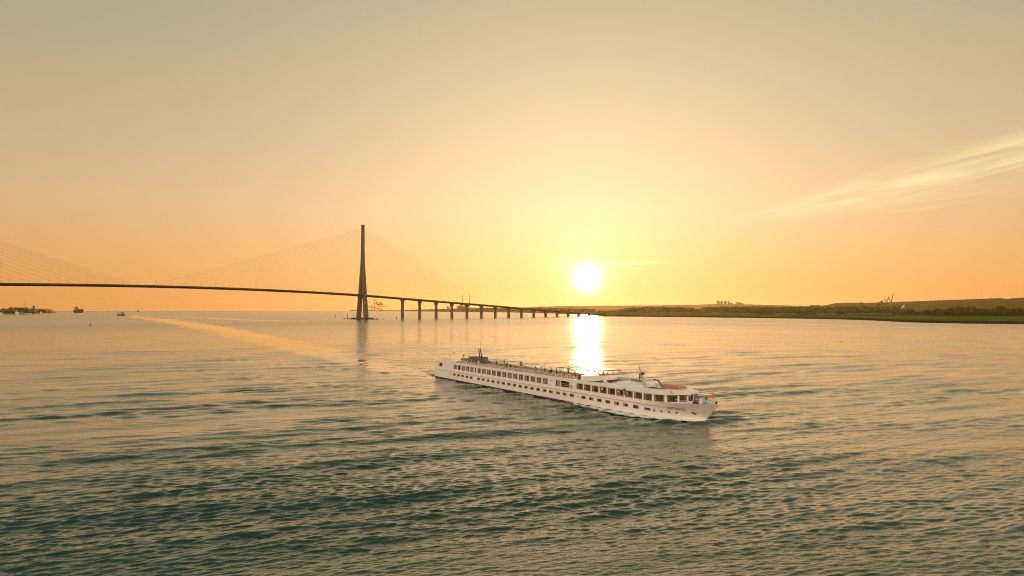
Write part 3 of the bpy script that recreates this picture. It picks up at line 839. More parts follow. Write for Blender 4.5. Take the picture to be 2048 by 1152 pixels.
def ship_to_shore_crane(px, r, H, label, boom_up, z=5, face=1, mat=None, name='container_crane'):
    e = empty(name, on_land(px, r, z), -px_az(px)); tag(e, label, 'crane')
    mat = mat or M_STEEL; w = H*.16; t_ = H*.018
    m = MB()
    for sx in (-1, 1):
        for sy in (-1, 1): m.tube((sx*w, sy*w*.8, -4), (sx*w, sy*w*.8, H*.56), t_, t_, 6)
        m.tube((sx*w, -w*.8, H*.2), (sx*w, w*.8, H*.2), t_*.8, t_*.8, 6); m.tube((sx*w, -w*.8, H*.52), (sx*w, w*.8, H*.52), t_, t_, 6)
    for sy in (-1, 1):
        m.tube((-w, sy*w*.8, H*.2), (w, sy*w*.8, H*.2), t_*.8, t_*.8, 6); m.tube((-w, sy*w*.8, H*.2), (w, sy*w*.8, H*.5), t_*.5, t_*.5, 5)
    m.build('portal_frame', mat, e)
    m = MB(); m.tube((face*w*.9, 0, H*.52), (face*w*.5, 0, H*.84), t_, t_*.7, 6); m.tube((-face*w*.9, 0, H*.54), (face*w*.5, 0, H*.84), t_*.7, t_*.6, 6); m.build('apex_frame', mat, e)
    m = MB()
    if boom_up: m.tube((face*w, 0, H*.54), (face*w*1.75, 0, H), t_*1.5, t_*.9, 6)
    else: m.tube((face*w, 0, H*.54), (face*w*4.0, 0, H*.55), t_*1.5, t_, 6); m.tube((face*w*.5, 0, H*.84), (face*w*3.2, 0, H*.56), t_*.4, t_*.4, 5)
    m.build('boom', mat, e)
    m = MB(); m.tube((face*w, 0, H*.54), (-face*w*2.2, 0, H*.54), t_*1.5, t_*1.2, 6); m.build('back_girder', mat, e)
    m = MB(); m.box(-face*w*1.6-w*.35, -face*w*1.6+w*.35, -w*.3, w*.3, H*.56, H*.66); m.build('machine_house', mat, e)
M_CRANE = material('crane paint', (0.10, 0.085, 0.045), 0.6)
ship_to_shore_crane(1767, 3000, 66, 'left quay crane with a leaning boom above the trees on the right bank', True, 5, 1, M_CRANE, 'quay_crane')
ship_to_shore_crane(1774.5, 2950, 74, 'right and taller quay crane with its boom nearly upright above the right bank', True, 5, 1, M_CRANE, 'quay_crane')
ship_to_shore_crane(753.5, 9300, 180, 'left container crane with raised boom, seen hazy beside the pylon', True, -2, -1, M_CRANE)
ship_to_shore_crane(758, 9300, 165, 'middle container crane with raised boom, seen hazy beside the pylon', True, -2, -1, M_CRANE)
ship_to_shore_crane(763, 9300, 110, 'right container crane with level boom pointing right, seen hazy beside the pylon', False, -2, 1, M_CRANE)
ship_to_shore_crane(741, 9500, 110, 'low container crane close to the right pylon leg, seen hazy', False, -2, 1, M_CRANE)
ship_to_shore_crane(747, 9500, 95, 'lowest container crane in the hazy port beside the pylon', False, -2, -1, M_CRANE)
G = 'tall power station chimneys above the viaduct'
mast_pole(924.7, 6600, 5, 148, 'left of two tall chimneys rising above the viaduct deck', 'chimney', 3.2, False, G, M_CONC)
mast_pole(939.0, 6600, 5, 148, 'right and thicker of two tall chimneys above the viaduct deck', 'chimney', 4.2, False, G, M_CONC)
def block(name, px, r, w, d, hs, label, cat, group=None, z=6, mat=None, stack=True):
    e = empty(name, on_land(px, r, z), -px_az(px)); tag(e, label, cat, group)
    m = MB(); x = -w/2
    for k, (f, h) in enumerate(hs):
        m.box(x, x+w*f-(.05), -d/2, d/2, -5, h); x += w*f
    b = m.build('wall', mat or M_CONC, e)
    m = MB(); x = -w/2
    for f, h in hs:
        for zz in np.arange(h*.2, h*.95, max(3.2, h*.09)):
            m.box(x+w*f*.06, x+w*f*.94, -d/2-.12, -d/2+.05, zz, zz+max(1.4, h*.04))
        x += w*f
    m.build('window', M_GLASSD, e)
    m = MB(); x = -w/2
    for f, h in hs:
        m.box(x-.3, x+w*f+.25, -d/2-.3, d/2+.3, h, h+1.0); x += w*f
    m.build('roof', M_CONCD, e)
    return e
block('power_station', 922, 6500, 85, 40, [(.2, 44), (.2, 52), (.25, 60), (.2, 50), (.15, 46)], 'hazy stepped power station block at the foot of the left chimney', 'power station')
block('factory', 896, 6400, 26, 20, [(.5, 42), (.5, 36)], 'small hazy factory block left of the power station', 'factory')
G = 'tower blocks of the far city'
for px, w, h, lab in ((1437.5, 52, 132, 'wide left tower block of the far hazy city'), (1443.8, 26, 128, 'narrow second tower block of the far hazy city'), (1450.5, 36, 130, 'third tower block in the middle of the far hazy city'),
                      (1457.0, 30, 124, 'fourth tower block of the far hazy city'), (1462, 40, 106, 'lower stepped block at the right end of the far city'), (1479, 95, 112, 'broad low building mass on the far ridge right of the city towers')):
    block('tower_block', px, 9600, w, 24, [(1.0, h)] if w < 50 else [(.6, h), (.4, h*.93)], lab, 'building', G)
block('warehouse', 1632.5, 5200, 76, 40, [(.15, 44), (.7, 43), (.15, 39)], 'flat dark warehouse block above the trees left of the ridge', 'warehouse')
e = block('silo', 1722, 3800, 17, 16, [(1.0, 48)], 'pale square silo tower with a long sloping conveyor', 'silo')
m = MB(); m.tube((7, 0, 36), (58, 0, 5), 1.3, 1.3, 6); m.build('conveyor', M_STEEL, e)
G = 'thin masts and pylons on the far ridge'
for px, r, h, lab in ((1366.5, 9500, 118, 'stout mast on the ridge left of the flat wood'), (1379.5, 9500, 118, 'thin tall mast on the ridge just right of the stout one'), (1382.7, 9500, 92, 'short thick mast beside the thin tall one on the ridge'),
                      (1418, 9500, 100, 'short mast on the ridge left of the city towers'), (1504, 9500, 124, 'thin mast right of the far city'), (1599.5, 7000, 92, 'left of two thin chimneys near the warehouse'), (1607.7, 7000, 90, 'right of two thin chimneys near the warehouse'),
                      (1635.5, 5200, 62, 'thin mast over the warehouse roof'), (1895, 8150, 0, '')):
    if h: mast_pole(px, r, 5, h, lab, 'mast', 1.9 if 'stout' in lab or 'thick' in lab else 1.1, True, G)
# small plume of pale steam over the trees
m = MB(); g = random.Random(4)
for k in range(26):
    f = k/25; m.ball((f*10+g.uniform(-1.5, 1.5), g.uniform(-2, 2), f*10+g.uniform(-1, 1)), 1.4+1.6*f*g.uniform(.6, 1.2), None, None, 8, 6)
M_STEAM = material('white steam', (0.9, 0.88, 0.85), 1.0, spec=0.0, trans=0.55)
sm = m.build('steam_plume', M_STEAM, None, True, on_land(1803, 3400, 26)); tag(sm, 'small white plume of steam above the trees on the right bank', 'steam', kind='stuff')
# greenhouses / low sheds glinting in the fields
for px, w, lab in ((1570, 60, 'long low pale shed in the fields left of the warehouse'), (1655, 50, 'low pale shed at the edge of the fields under the warehouse'), (1738, 110, 'very long low shed behind the marsh, below the silo')):
    e = empty('shed', on_land(px, 2150, 4.2), -px_az(px)); tag(e, lab, 'shed', 'low sheds in the fields')
    m = MB(); m.box(-w/2, w/2, -6, 6, -2, 3.4); m.build('wall', M_SHED, e)
    m = MB(); m.loft([[(x, -6.6, 3.4), (x, 0, 5.6), (x, 6.6, 3.4)] for x in (-w/2-.4, w/2+.4)]); m.build('roof', M_SHED, e)
# ------------------------------------------------------------------ river cruise ship (x forward from the stern, y to port, z up)
M_HULLW = material('white hull paint', (0.80, 0.78, 0.76), 0.30, var=0.03, scale=0.4, coat=0.15)
M_BOOT = material('black boot topping', (0.010, 0.011, 0.011), 0.45)
M_STRAKE = material('grey rubbing strake', (0.42, 0.40, 0.38), 0.5)
M_BEIGE = material('cream cabin panel', (0.50, 0.42, 0.30), 0.7)
M_CURT = material('pale curtain cloth', (0.75, 0.72, 0.66), 0.9)
M_TERRA = material('terracotta deck paint', (0.50, 0.25, 0.155), 0.7, var=0.12)
M_SUND = material('sand deck covering', (0.36, 0.26, 0.19), 0.8)
M_LAV = material('blue grey foredeck paint', (0.17, 0.16, 0.24), 0.6)
M_GREYM = material('grey tarpaulin', (0.10, 0.115, 0.12), 0.8, var=0.25, scale=1.5)
M_DARKM = material('dark funnel paint', (0.030, 0.032, 0.028), 0.5)
M_BRASS = material('brass fittings', (0.45, 0.27, 0.08), 0.35, metal=0.8)
M_RAILP = material('rail panel', (0.50, 0.40, 0.36), 0.4, trans=0.35)
M_RED = material('red paint', (0.45, 0.045, 0.03), 0.5)
M_ORANGE = material('orange flag cloth', (0.65, 0.20, 0.09), 0.9)
M_BLUEC = material('dark blue cloth', (0.02, 0.03, 0.10), 0.9)
M_DOME = material('blue grey cover', (0.13, 0.15, 0.19), 0.55)
M_AMBERW = material('varnished warm wood', (0.26, 0.11, 0.035), 0.5, var=0.25)
M_TEXT = material('dark red lettering', (0.05, 0.012, 0.016), 0.6)
M_STAYD = material('rope', (0.05, 0.045, 0.03), 0.8)
def glass(name, tint, through):
    m = material(name, tint, 0.06, spec=0.6, var=0.05, trans=through)
    return m
M_PANE = glass('cabin window glass', (0.03, 0.035, 0.03), 0.78)
M_PANES = glass('saloon window glass', (0.05, 0.04, 0.02), 0.80)
M_LPANE = glass('lower window glass', (0.02, 0.028, 0.025), 0.0)
M_LPANE2 = material('lower window glass with drawn curtain', (0.22, 0.21, 0.18), 0.15)

ship = empty('cruise_ship', SHIP_O, SHIP_RZ)
tag(ship, 'long white two deck river cruise ship under way across the middle of the picture', 'ship')

def xstem(z): return float(np.interp(z, [-1, 0, 1.2, 3.8], [105.8, 106.4, 106.8, 109.7]))
def hb(x, z):
    L = float(np.interp(z, [0, 3.6], [19, 13])); t_ = min(1.0, max(0.0, (xstem(z)-x)/L))
    b = 5.7*(1-(1-t_)**2.3)
    if x < 1.2: b -= 0.35*(1.2-x)**2
    return max(b, 0.03)
US = [0, .004, .009, .015, .1, .25, .4, .55, .7, .8, .86] + [.875+.0125*i for i in range(11)]
def hull_ring(u, zs):
    st = [(u*xstem(z), -hb(u*xstem(z), z)*(0.96 if z < -.5 else 1), z) for z in zs]
    return st + [(x, -y, z) for x, y, z in reversed(st)]
m = MB(); m.loft([hull_ring(u, [-1.0, 0.0, 0.42]) for u in US]); m.build('boot_stripe', M_BOOT, ship, True)
m = MB(); m.loft([hull_ring(u, [0.42, 0.9, 1.3, 1.8, 2.3, 3.0]) for u in US]); hull = m.build('hull', M_HULLW, ship, True)
for s in (-1, 1):
    m = MB()
    xs = [1.2, 20, 40, 60, 80, 90, 95, 97, 99, 101]
    m.loft([[(x, s*(hb(x, 2.66)+o), z) for o, z in ((-.03, 2.58), (.07, 2.60), (.07, 2.74), (-.03, 2.76))] for x in xs]); m.build('rubbing_strake', M_STRAKE, ship)
def btop(u): return float(np.interp(u, [.88, .91, .95, 1.0], [3.5, 3.55, 3.62, 3.8]))
for s in (-1, 1):
    m = MB(); rr_ = []
    for u in [.885+.0115*i for i in range(11)]:
        zt = btop(u)
        o1 = (u*xstem(3.0), hb(u*xstem(3.0), 3.0), 3.0); o2 = (u*xstem(zt), hb(u*xstem(zt), zt), zt)
        w = min(.14, o1[1]*.8)
        rr_.append([(o1[0], s*o1[1], o1[2]), (o2[0], s*o2[1], o2[2]), (o2[0], s*max(.005, o2[1]-w), zt), (o1[0], s*max(.005, o1[1]-w), 3.0)])
    m.loft(rr_); m.build('bulwark', M_HULLW, ship, True)
    m = MB()
    pts = [(u*xstem(btop(u)), s*(hb(u*xstem(btop(u)), btop(u))-.07), btop(u)+.04) for u in [.885+.0115*i for i in range(11)]]
    m.path(pts, .06, 6); m.build('cap_rail', M_STRAKE, ship)
# foredeck covering
m = MB(); fp = [(x, hb(x, 3.0)-.2) for x in np.linspace(102.5, 108.0, 9)]
m.slab([(x, -y) for x, y in fp] + [(x, y) for x, y in reversed(fp)], 3.004, 3.06); m.build('foredeck', M_LAV, ship)

# the upper deck walls follow a path from the stern block round the saloon front
XS0, XC, EA, EB = 13.2, 96.5, 5.3, 5.6
arc = [(XC+EA*math.sin(t_), EB*math.cos(t_)) for t_ in np.linspace(0, math.pi/2, 25)]
arc_s = [XC]
for a_, b_ in zip(arc[:-1], arc[1:]): arc_s.append(arc_s[-1]+math.hypot(b_[0]-a_[0], b_[1]-a_[1]))
S_END = arc_s[-1]
def wp(s, off=0.0, side=-1):
    """point on the wall path, shifted outwards by off"""
    if s <= XC: return (s, side*(EB+off))
    x = float(np.interp(s, arc_s, [p[0] for p in arc])); y = float(np.interp(s, arc_s, [p[1] for p in arc]))
    nx, ny = (x-XC)/EA**2, y/EB**2; l = math.hypot(nx, ny)
    return (x+off*nx/l, side*max(0.0, y+off*ny/l))
def panel(m, sa_, sb_, z0, z1, side, o0=-.12, o1=0.0):
    n = 1 if sb_ <= XC else max(1, int((sb_-sa_)/.35))
    m.loft([[wp(s, o1, side)+(z0,), wp(s, o1, side)+(z1,), wp(s, o0, side)+(z1,), wp(s, o0, side)+(z0,)] for s in np.linspace(sa_, sb_, n+1)])
ZS, ZH = 3.50, 4.86
UP = [(13.49, 15.4), (16.05, 17.95), (18.7, 20.6), (21.3, 23.2), (23.9, 25.8), (26.49, 27.35)]
UP += [(28.0+2.708*k, 30.0+2.708*k) for k in range(13)]
OPN = [(65.74, 67.44), (67.70, 71.08)]
SAL = [(73.77+2.713*k, 76.05+2.713*k) for k in range(8)] + [(95.50, 97.72), (98.15, 100.25), (100.65, 102.75), (103.1, 104.85)]
for side in (-1, 1):
    m = MB()
    lst = (UP + OPN + SAL) if side < 0 else SAL
    panel(m, XS0, S_END, 3.0, ZS, side); panel(m, XS0, S_END, ZH, 4.95, side)
    prev = XS0
    for a_, b_ in lst:
        if a_ - prev > .02: panel(m, prev, a_, ZS, ZH, side)
        prev = b_
    if S_END - prev > .02: panel(m, prev, S_END, ZS, ZH, side)
    m.build('upper_wall', M_HULLW, ship)

def window_at(sa_, sb_, side, pane_mat, curtain=None, name='window'):
    m = MB(); z0, z1 = ZS, ZH; f = .07
    panel(m, sa_, sa_+f, z0, z1, side, -.06, .03); panel(m, sb_-f, sb_, z0, z1, side, -.06, .03)
    panel(m, sa_+f, sb_-f, z0, z0+f, side, -.06, .03); panel(m, sa_+f, sb_-f, z1-f, z1, side, -.06, .03)
    w = m.build(name, M_STRAKE, ship)
    m = MB(); panel(m, sa_+f, sb_-f, z0+f, z1-f, side, -.035, -.015); m.build('pane', pane_mat, w)
    if curtain:
        for c0, c1 in curtain:
            m = MB(); L_ = sb_-sa_; n = 8; q = []
            for k in range(n+1):
                s = sa_+L_*(c0+(c1-c0)*k/n); q.append([wp(s, -.25-(.05 if k % 2 else 0), side)+(z0+.05,), wp(s, -.25-(.05 if k % 2 else 0), side)+(z1-.05,), wp(s, -.28-(.05 if k % 2 else 0), side)+(z1-.05,), wp(s, -.28-(.05 if k % 2 else 0), side)+(z0+.05,)])
            m.loft(q); m.build('curtain', M_CURT, w)
    return w
CUR = [[(0.02, .36), (.66, .98)], [(0.02, .46), (.72, .98)], [(0.02, .3), (.5, .98)], [(.02, .62), (.85, .98)], [(.02, .42), (.58, .98)], [(.02, .15), (.5, .98)]]
for i, (a_, b_) in enumerate(UP): window_at(a_, b_, -1, M_PANE, CUR[(i*5+i//3) % 6])
window_at(OPN[0][0], OPN[0][1], -1, M_PANE, [(.1, .9)])
for i, (a_, b_) in enumerate(SAL):
    window_at(a_, b_, -1, M_PANES, [(0.0, .16)] if i % 2 == 0 else [(0.0, .12), (.86, 1.0)])
    window_at(a_, b_, 1, M_PANES)
# inside walls: cabins aft, saloon open from side to side
m = MB(); m.box(13.4, 63.0, -3.25, -3.15, 3.004, 4.94); m.box(13.4, 73.2, 3.15, 3.25, 3.004, 4.94)
for x in [15.7+2.708*k for k in range(18)]: m.box(x-.04, x+.04, -5.46, -3.26, 3.004, 4.94)
m.box(63.0, 63.1, -5.4, 3.14, 3.004, 4.94); m.box(73.2, 73.3, -5.4, 5.4, 3.004, 4.94); m.box(64, 73.1, -2.1, -2.0, 3.004, 4.94)
m.build('inner_wall', M_BEIGE, ship)
m = MB(); m.box(73.4, 96, -5.3, 5.3, 3.004, 3.03); m.slab([wp(s, -.3, -1) for s in np.linspace(96, S_END, 12)] + [wp(s, -.3, 1) for s in np.linspace(S_END, 96, 12)], 3.004, 3.03); m.build('saloon_floor', M_AMBERW, ship)
M_CEIL = material('warm ceiling light', (0.9, 0.7, 0.4), 0.6, emit=((1.0, 0.60, 0.22, 1), 5.0))
for x in (75, 78.4, 81.8, 85.2, 88.6, 92, 95.4, 98.6):
    m = MB(); m.box(x-.5, x+.5, -1.6, -1.2, 4.90, 4.954); m.box(x-.5, x+.5, 1.2, 1.6, 4.90, 4.954) if False else None; m.build('ceiling_light', M_CEIL, ship)
m = MB()
for s, z in ((67.75, 3.9), (67.75, 4.25)): m.tube((67.75, -5.62, z), (71.05, -5.62, z), .03, .03, 6)
m.build('balcony_rail', M_WHITE, ship)
m = MB(); m.box(67.7, 71.08, -2.3, -2.12, 3.02, 4.5); m.build('doorway', M_DARKM, ship)

# hull windows of the lower deck
LOW = [14.2, 16.75, 19.35, 21.95, 24.55] + [28.77+2.709*k for k in range(17)] + [76.42+2.77*k for k in range(6)] + [93.3, 96.35]
protos = []
for v in range(3):
    m = MB(); w, h = .76, .36
    m.box(-w, -w+.07, -.05, .05, -h, h); m.box(w-.07, w, -.05, .05, -h, h); m.box(-w+.07, w-.07, -.05, .05, -h, -h+.07); m.box(-w+.07, w-.07, -.05, .05, h-.07, h)
    fr = m.mesh('window', M_STRAKE)
    m = MB(); m.box(-w+.07, w-.07, -.03, .02, -h+.07, h-.07); pn = m.mesh('pane', M_LPANE)
    m = MB()
    c0, c1 = [(-.66, -.2), (.05, .66), (-.66, .1)][v]
    m.box(c0, c1, -.036, -.031, -h+.08, h-.08); cu = m.mesh('curtain', M_LPANE2)
    protos.append((fr, pn, cu))
for i, x in enumerate(LOW):
    fr, pn, cu = protos[(i*7+i//4) % 3]
    w = link_mesh('window', fr, None, ship); y = hb(x, 1.92); w.location = (x, -y-.01, 1.92)
    if x > 92: w.rotation_euler = (0, 0, math.atan2(hb(x-.5, 1.92)-hb(x+.5, 1.92), 1.0))
    link_mesh('pane', pn, None, w)
    if i in (5, 7, 9, 12, 15, 17, 18, 19, 20, 23, 26, 27): link_mesh('curtain', cu, None, w)
def disc(m, c, n, r, th, k=14):
    n = Vector(n).normalized(); m.tube(Vector(c)-n*th, Vector(c)+n*th, r, r, k); return m
def porthole(x, z, r):
    b = hb(x, z); n = Vector((-(hb(x+.3, z)-hb(x-.3, z))/.6, -1, 0)).normalized(); n = Vector((hb(x-.3, z)-hb(x+.3, z), -.6, 0)).normalized()
    m = MB(); disc(m, (x, -b, z), n, r*1.25, .04); w = m.build('porthole', M_STRAKE, ship)
    m = MB(); disc(m, (x, -b, z), n, r, .06); m.build('pane', M_LPANE, w)
for x in (97.82, 99.32, 100.8, 102.16): porthole(x, 1.72, .22)
for x in (11.0, 12.2): porthole(x, 1.87, .14)
m = MB(); m.box(74.25, 74.6, -5.73, -5.68, 1.7, 2.1); m.build('hatch', M_STRAKE, ship)

# stern block
prof = [(0.02, 3.0), (2.8, 5.42), (6.3, 5.46), (7.1, 6.36), (11.2, 6.42), (12.55, 5.76), (13.2, 5.62), (13.2, 3.0)]
for s in (-1, 1):
    m = MB(); y0, y1 = sorted((s*5.60, s*5.44)); m.prism(prof, y0, y1); m.build('stern_bulwark', M_HULLW, ship)
m = MB(); m.prism([(0.3, 3.004), (2.7, 5.1), (13.15, 5.1), (13.15, 3.004)], -5.43, 5.43); m.build('stern_house', M_HULLW, ship)
m = MB(); w0, w1, z0, z1 = 3.7, 5.85, 3.72, 4.85
m.box(w0, w1, -5.64, -5.605, z0, z1); w = m.build('window', M_STRAKE, ship)
m = MB(); m.box(w0+.1, w1-.1, -5.66, -5.645, z0+.1, z1-.1); m.build('pane', M_LPANE, w)
# deck edge, visor roof and decks
m = MB()
for s in (-1, 1):
    pass
def edge_ring(s, side):
    f = float(np.clip((s-79)/8, 0, 1)); f = f*f*(3-2*f)
    g = float(np.clip((s-97)/8, 0, 1))
    ot = 5.60+f*(5.12-5.60); oi = -.03-f*1.55-.3*g; zi = 5.60+f*.10
    ob = .10+f*.12+.75*g
    return [wp(s, ob, side)+(4.952,), wp(s, ob+.02*f, side)+(ot,), wp(s, oi, side)+(zi,), wp(s, oi, side)+(5.02,), wp(s, -.2, side)+(4.952,)]
sv = [XS0+.01, 30, 50, 70, 78.99]
for side in (-1, 1):
    m = MB(); m.loft([edge_ring(s, side) for s in sv]); m.build('deck_edge', M_HULLW, ship)
m = MB(); svis = list(np.linspace(79, 95, 12)) + list(np.linspace(96, S_END, 22))
rings_ = [edge_ring(s, -1) for s in svis] + [edge_ring(s, 1) for s in reversed(svis[:-1])]
m.loft(rings_); visor = m.build('roof_visor', M_HULLW, ship, True)
m = MB(); m.box(XS0+.02, 84.0, -5.48, 5.48, 5.10, 5.30); m.build('sun_deck', M_SUND, ship)
m = MB(); fo = [wp(s, -1.5, -1) for s in [84.02] + list(np.linspace(95, S_END, 16))] + [wp(s, -1.5, 1) for s in list(np.linspace(S_END, 95, 16))[1:] + [84.02]]
m.slab(fo, 5.03, 5.12); m.build('forward_deck', M_TERRA, ship)
m = MB(); m.box(13.3, 84, -5.45, 5.45, 4.956, 5.0); m.slab([wp(s, -.25, -1) for s in [84.02] + list(np.linspace(95, S_END, 16))] + [wp(s, -.25, 1) for s in list(np.linspace(S_END, 95, 16))[1:] + [84.02]], 4.956, 5.0); m.build('deck_head', M_BEIGE, ship)
# terracotta coaming round the forward deck
def coam(s, side):
    return [wp(s, -1.62, side)+(5.13,), wp(s, -1.62, side)+(5.80,), wp(s, -1.75, side)+(5.80,), wp(s, -1.75, side)+(5.13,)]
cs_ = list(np.linspace(97.6, S_END, 14)); ps_ = [91, 94] + list(np.linspace(95, S_END, 14))
m = MB(); m.loft([coam(s, -1) for s in cs_] + [coam(s, 1) for s in reversed(ps_[:-1])]); m.build('coaming', M_TERRA, ship)
m = MB(); m.box(91.0, 98.0, .6, 2.6, 5.125, 5.34); m.build('skylight', M_GLASSD, ship)
m = MB(); m.box(90.4, 98.2, .3, .58, 5.125, 5.30); m.build('bench', M_GREYM, ship)

# white domed cover and folded gangway ahead of the wheelhouse
m = MB(); rr_ = []
for f in np.linspace(0, 1, 13):
    x = 81.2+10.2*f; hw = 4.0*max(.02, (1-abs(2*f-1.0)**2.6))**.5; ht = .82*max(.02, (1-abs(2*f-1.05)**2.4 if abs(2*f-1.05) < 1 else .02))**.6
    rr_.append([(x, -hw*math.cos(a), 5.31+ht*max(0, math.sin(a))**.75) for a in np.linspace(0, math.pi, 15)])
m.loft(rr_); m.build('domed_cover', M_HULLW, ship, True)
m = MB(); m.tube((78.2, .9, 6.05), (85.3, .6, 6.22), .36, .36, 10); m.build('folded_gangway', M_STRAKE, ship, True)
m = MB(); m.tube((85.3, .6, 6.2), (88.4, .3, 6.22), .30, .30, 10); m.build('gangway_end', M_DOME, ship, True)
m = MB(); m.tube((85.5, 0, 6.1), (85.3, 0, 6.3), .06, .05, 6); m.tube((85.3, 0, 6.3), (86.8, .3, 7.6), .05, .04, 6); pl = m.build('flagstaff', M_WHITE, ship)
m = MB(); m.loft([[(85.6+1.05*f, .05+.2*f, 6.5+.95*f), (85.6+1.05*f, .08+.2*f, 6.5+.95*f), (85.6+1.05*f-.28, .1+.2*f, 6.5+.95*f-.18)] for f in (0, .5, 1)]); m.build('furled_flag', M_BLUEC, pl)
m = MB(); m.tube((85.5, -.4, 5.95), (90.6, -1.2, 5.35), .06, .06, 6); m.build('stay', M_STAYD, ship)
m = MB(); disc(m, (84.2, -3.2, 5.86), (0, -.4, 1), .35, .05); m.build('vent_cap', M_TERRA, ship)
# signal mast
m = MB(); m.loft([[(bx+a*w, -1+b*w, z) for a, b in ((-1, -1), (1, -1), (1, 1), (-1, 1))] for bx, w, z in ((91.1, .36, 5.13), (90.1, .20, 7.5), (89.3, .09, 9.4))]); ms = m.build('mast', M_STRAKE, ship)
m = MB(); m.tube((89.95, -1.9, 7.95), (89.95, -.1, 7.95), .06, .06, 6); m.build('yard', M_STEEL, ms)
m = MB(); m.box(89.95, 90.75, -1.35, -.65, 7.9, 8.1); m.tube((90.45, -1, 8.1), (90.45, -1, 8.35), .2, .2, 10); m.build('radar', M_STEEL, ms)
m = MB(); m.loft([[(88.9-.02*k, -.4, 7.9-k*.35), (88.9-.02*k-.5, -.35+.1*(k % 2), 7.75-k*.32), (88.9-.02*k-.5, -.31+.1*(k % 2), 7.75-k*.32), (88.9-.02*k, -.36, 7.9-k*.35)] for k in range(5)]); m.build('flag', M_RED, ms)
m = MB(); m.box(89.35, 89.7, -.75, -.7, 6.9, 7.7); m.build('flag', M_BLUEC, ms)
m = MB(); m.tube((89.25, -1, 9.4), (89.15, -1, 9.75), .06, .03, 6); m.build('mast_light', M_RED, ms)
# grey davit arm
m = MB(); m.tube((97.8, -2, 5.13), (95.9, -2, 7.15), .26, .17, 8); m.tube((95.9, -2, 7.15), (94.9, -2, 7.25), .17, .12, 8); da = m.build('davit', M_DOME, ship, True)
m = MB(); m.tube((94.9, -2.25, 7.25), (94.9, -1.75, 7.25), .16, .16, 8); m.build('davit_head', M_DARKM, da)
# small fittings
m = MB(); m.tube((90.1, -5.85, 4.0), (90.1, -5.85, 4.9), .06, .06, 6); m.tube((90.1, -5.62, 4.1), (90.1, -5.85, 4.1), .04, .04, 6); sl_ = m.build('side_lamp', M_STEEL, ship)
m = MB(); m.ball((90.1, -5.85, 5.05), .32, .32, .2, 12, 8); m.build('lamp_hood', M_DARKM, sl_)
p_ = wp(101.5, .12, -1); m = MB(); m.tube((p_[0]-.5, p_[1]-.35, 5.22), (p_[0]+.5, p_[1]+.05, 5.22), .04, .04, 6); m.tube((p_[0], p_[1]-.1, 5.2), (p_[0], p_[1]-.1, 5.6), .10, .10, 8); m.build('deck_cleat', M_DOME, ship)
m = MB()
for k in range(16):
    a0, a1 = 2*math.pi*k/16, 2*math.pi*(k+1)/16
    m.tube((71.85+.34*math.cos(a0), -5.66, 3.85+.34*math.sin(a0)), (71.85+.34*math.cos(a1), -5.66, 3.85+.34*math.sin(a1)), .085, .085, 6)
m.build('life_ring', M_ORANGE, ship, True)
m = MB(); m.box(63.4, 64.6, -5.68, -5.605, 4.45, 4.62); m.build('name_plate', M_BEIGE, ship)

# railings: top rail with posts and screens
for side, x0, x1 in ((-1, 17.0, 72.6), (1, 17.0, 71.0)):
    y = side*5.62
    m = MB(); m.tube((x0, y, 6.26), (x1, y, 6.26), .045 if side < 0 else .07, None, 6); m.tube((x0, y, 5.95), (x1, y, 5.95), .025, .025, 5)
    rl = m.build('railing', M_WHITE if side < 0 else M_STRAKE, ship)
    pm = MB(); pm.tube((0, 0, 5.60), (0, 0, 6.24), .045, .045, 6); pm_ = pm.mesh('post', M_WHITE)
    n = 24
    for k in range(n+1):
        o = link_mesh('post', pm_, None, rl); o.location = (x0+(x1-x0)*k/n, y, 0)
    if side < 0:
        for k in range(n):
            if k in (13,): continue
            a_, b_ = x0+(x1-x0)*k/n+.08, x0+(x1-x0)*(k+1)/n-.08
            m = MB(); m.box(a_, b_, y+.03, y+.045, 5.62, 6.12); m.build('screen', M_RAILP, rl)
m = MB()
for y in np.linspace(-4.9, 4.9, 9): m.tube((16.4, y, 5.3), (16.4, y, 6.25), .03, .03, 5)
m.tube((16.4, -5, 6.25), (16.4, 5, 6.25), .04, .04, 6); m.build('aft_railing', M_WHITE, ship)

# wheelhouse with low white sides, open windows and raked dodger
wh = empty('wheelhouse', (0, 0, 0)); wh.parent = ship
for s in (-1, 1):
    m = MB(); y0, y1 = sorted((s*4.05, s*3.92)); m.prism([(73.3, 5.31), (77.6, 5.45), (80.6, 5.98), (80.45, 6.92), (73.3, 6.46)], y0, y1); m.build('wall', M_HULLW, wh)
    m = MB(); y0, y1 = sorted((s*4.32, s*4.14)); m.prism([(80.9, 7.05), (81.35, 7.0), (83.0, 5.62), (81.7, 5.62)], y0, y1); m.build('dodger', M_HULLW, wh)
m = MB(); m.box(73.3, 73.42, -3.9, 3.9, 5.31, 6.46); m.box(80.3, 80.42, -3.9, 3.9, 5.9, 6.9); m.build('end_wall', M_HULLW, wh)
m = MB()
for s in (-1, 1):
    y = s*3.6
    for x in (73.5, 75.5, 77.6): m.tube((x, y, 6.3), (x, y, 7.62), .07, .07, 6)
    m.tube((77.7, y, 7.62), (79.6, y, 6.85), .07, .07, 6); m.tube((73.5, y, 7.62), (77.7, y, 7.66), .08, .08, 6)
m.tube((77.7, -3.6, 7.66), (77.7, 3.6, 7.66), .08, .08, 6); m.tube((73.5, -3.6, 7.62), (73.5, 3.6, 7.62), .08, .08, 6); m.tube((79.6, -3.6, 6.86), (79.6, 3.6, 6.86), .06, .06, 6)
m.build('window_frame', M_AMBERW, wh)
m = MB(); m.slab([(73.3, -3.7), (77.9, -3.7), (77.9, 3.7), (73.3, 3.7)], 7.74, 7.82); m.build('roof', M_STRAKE, wh)
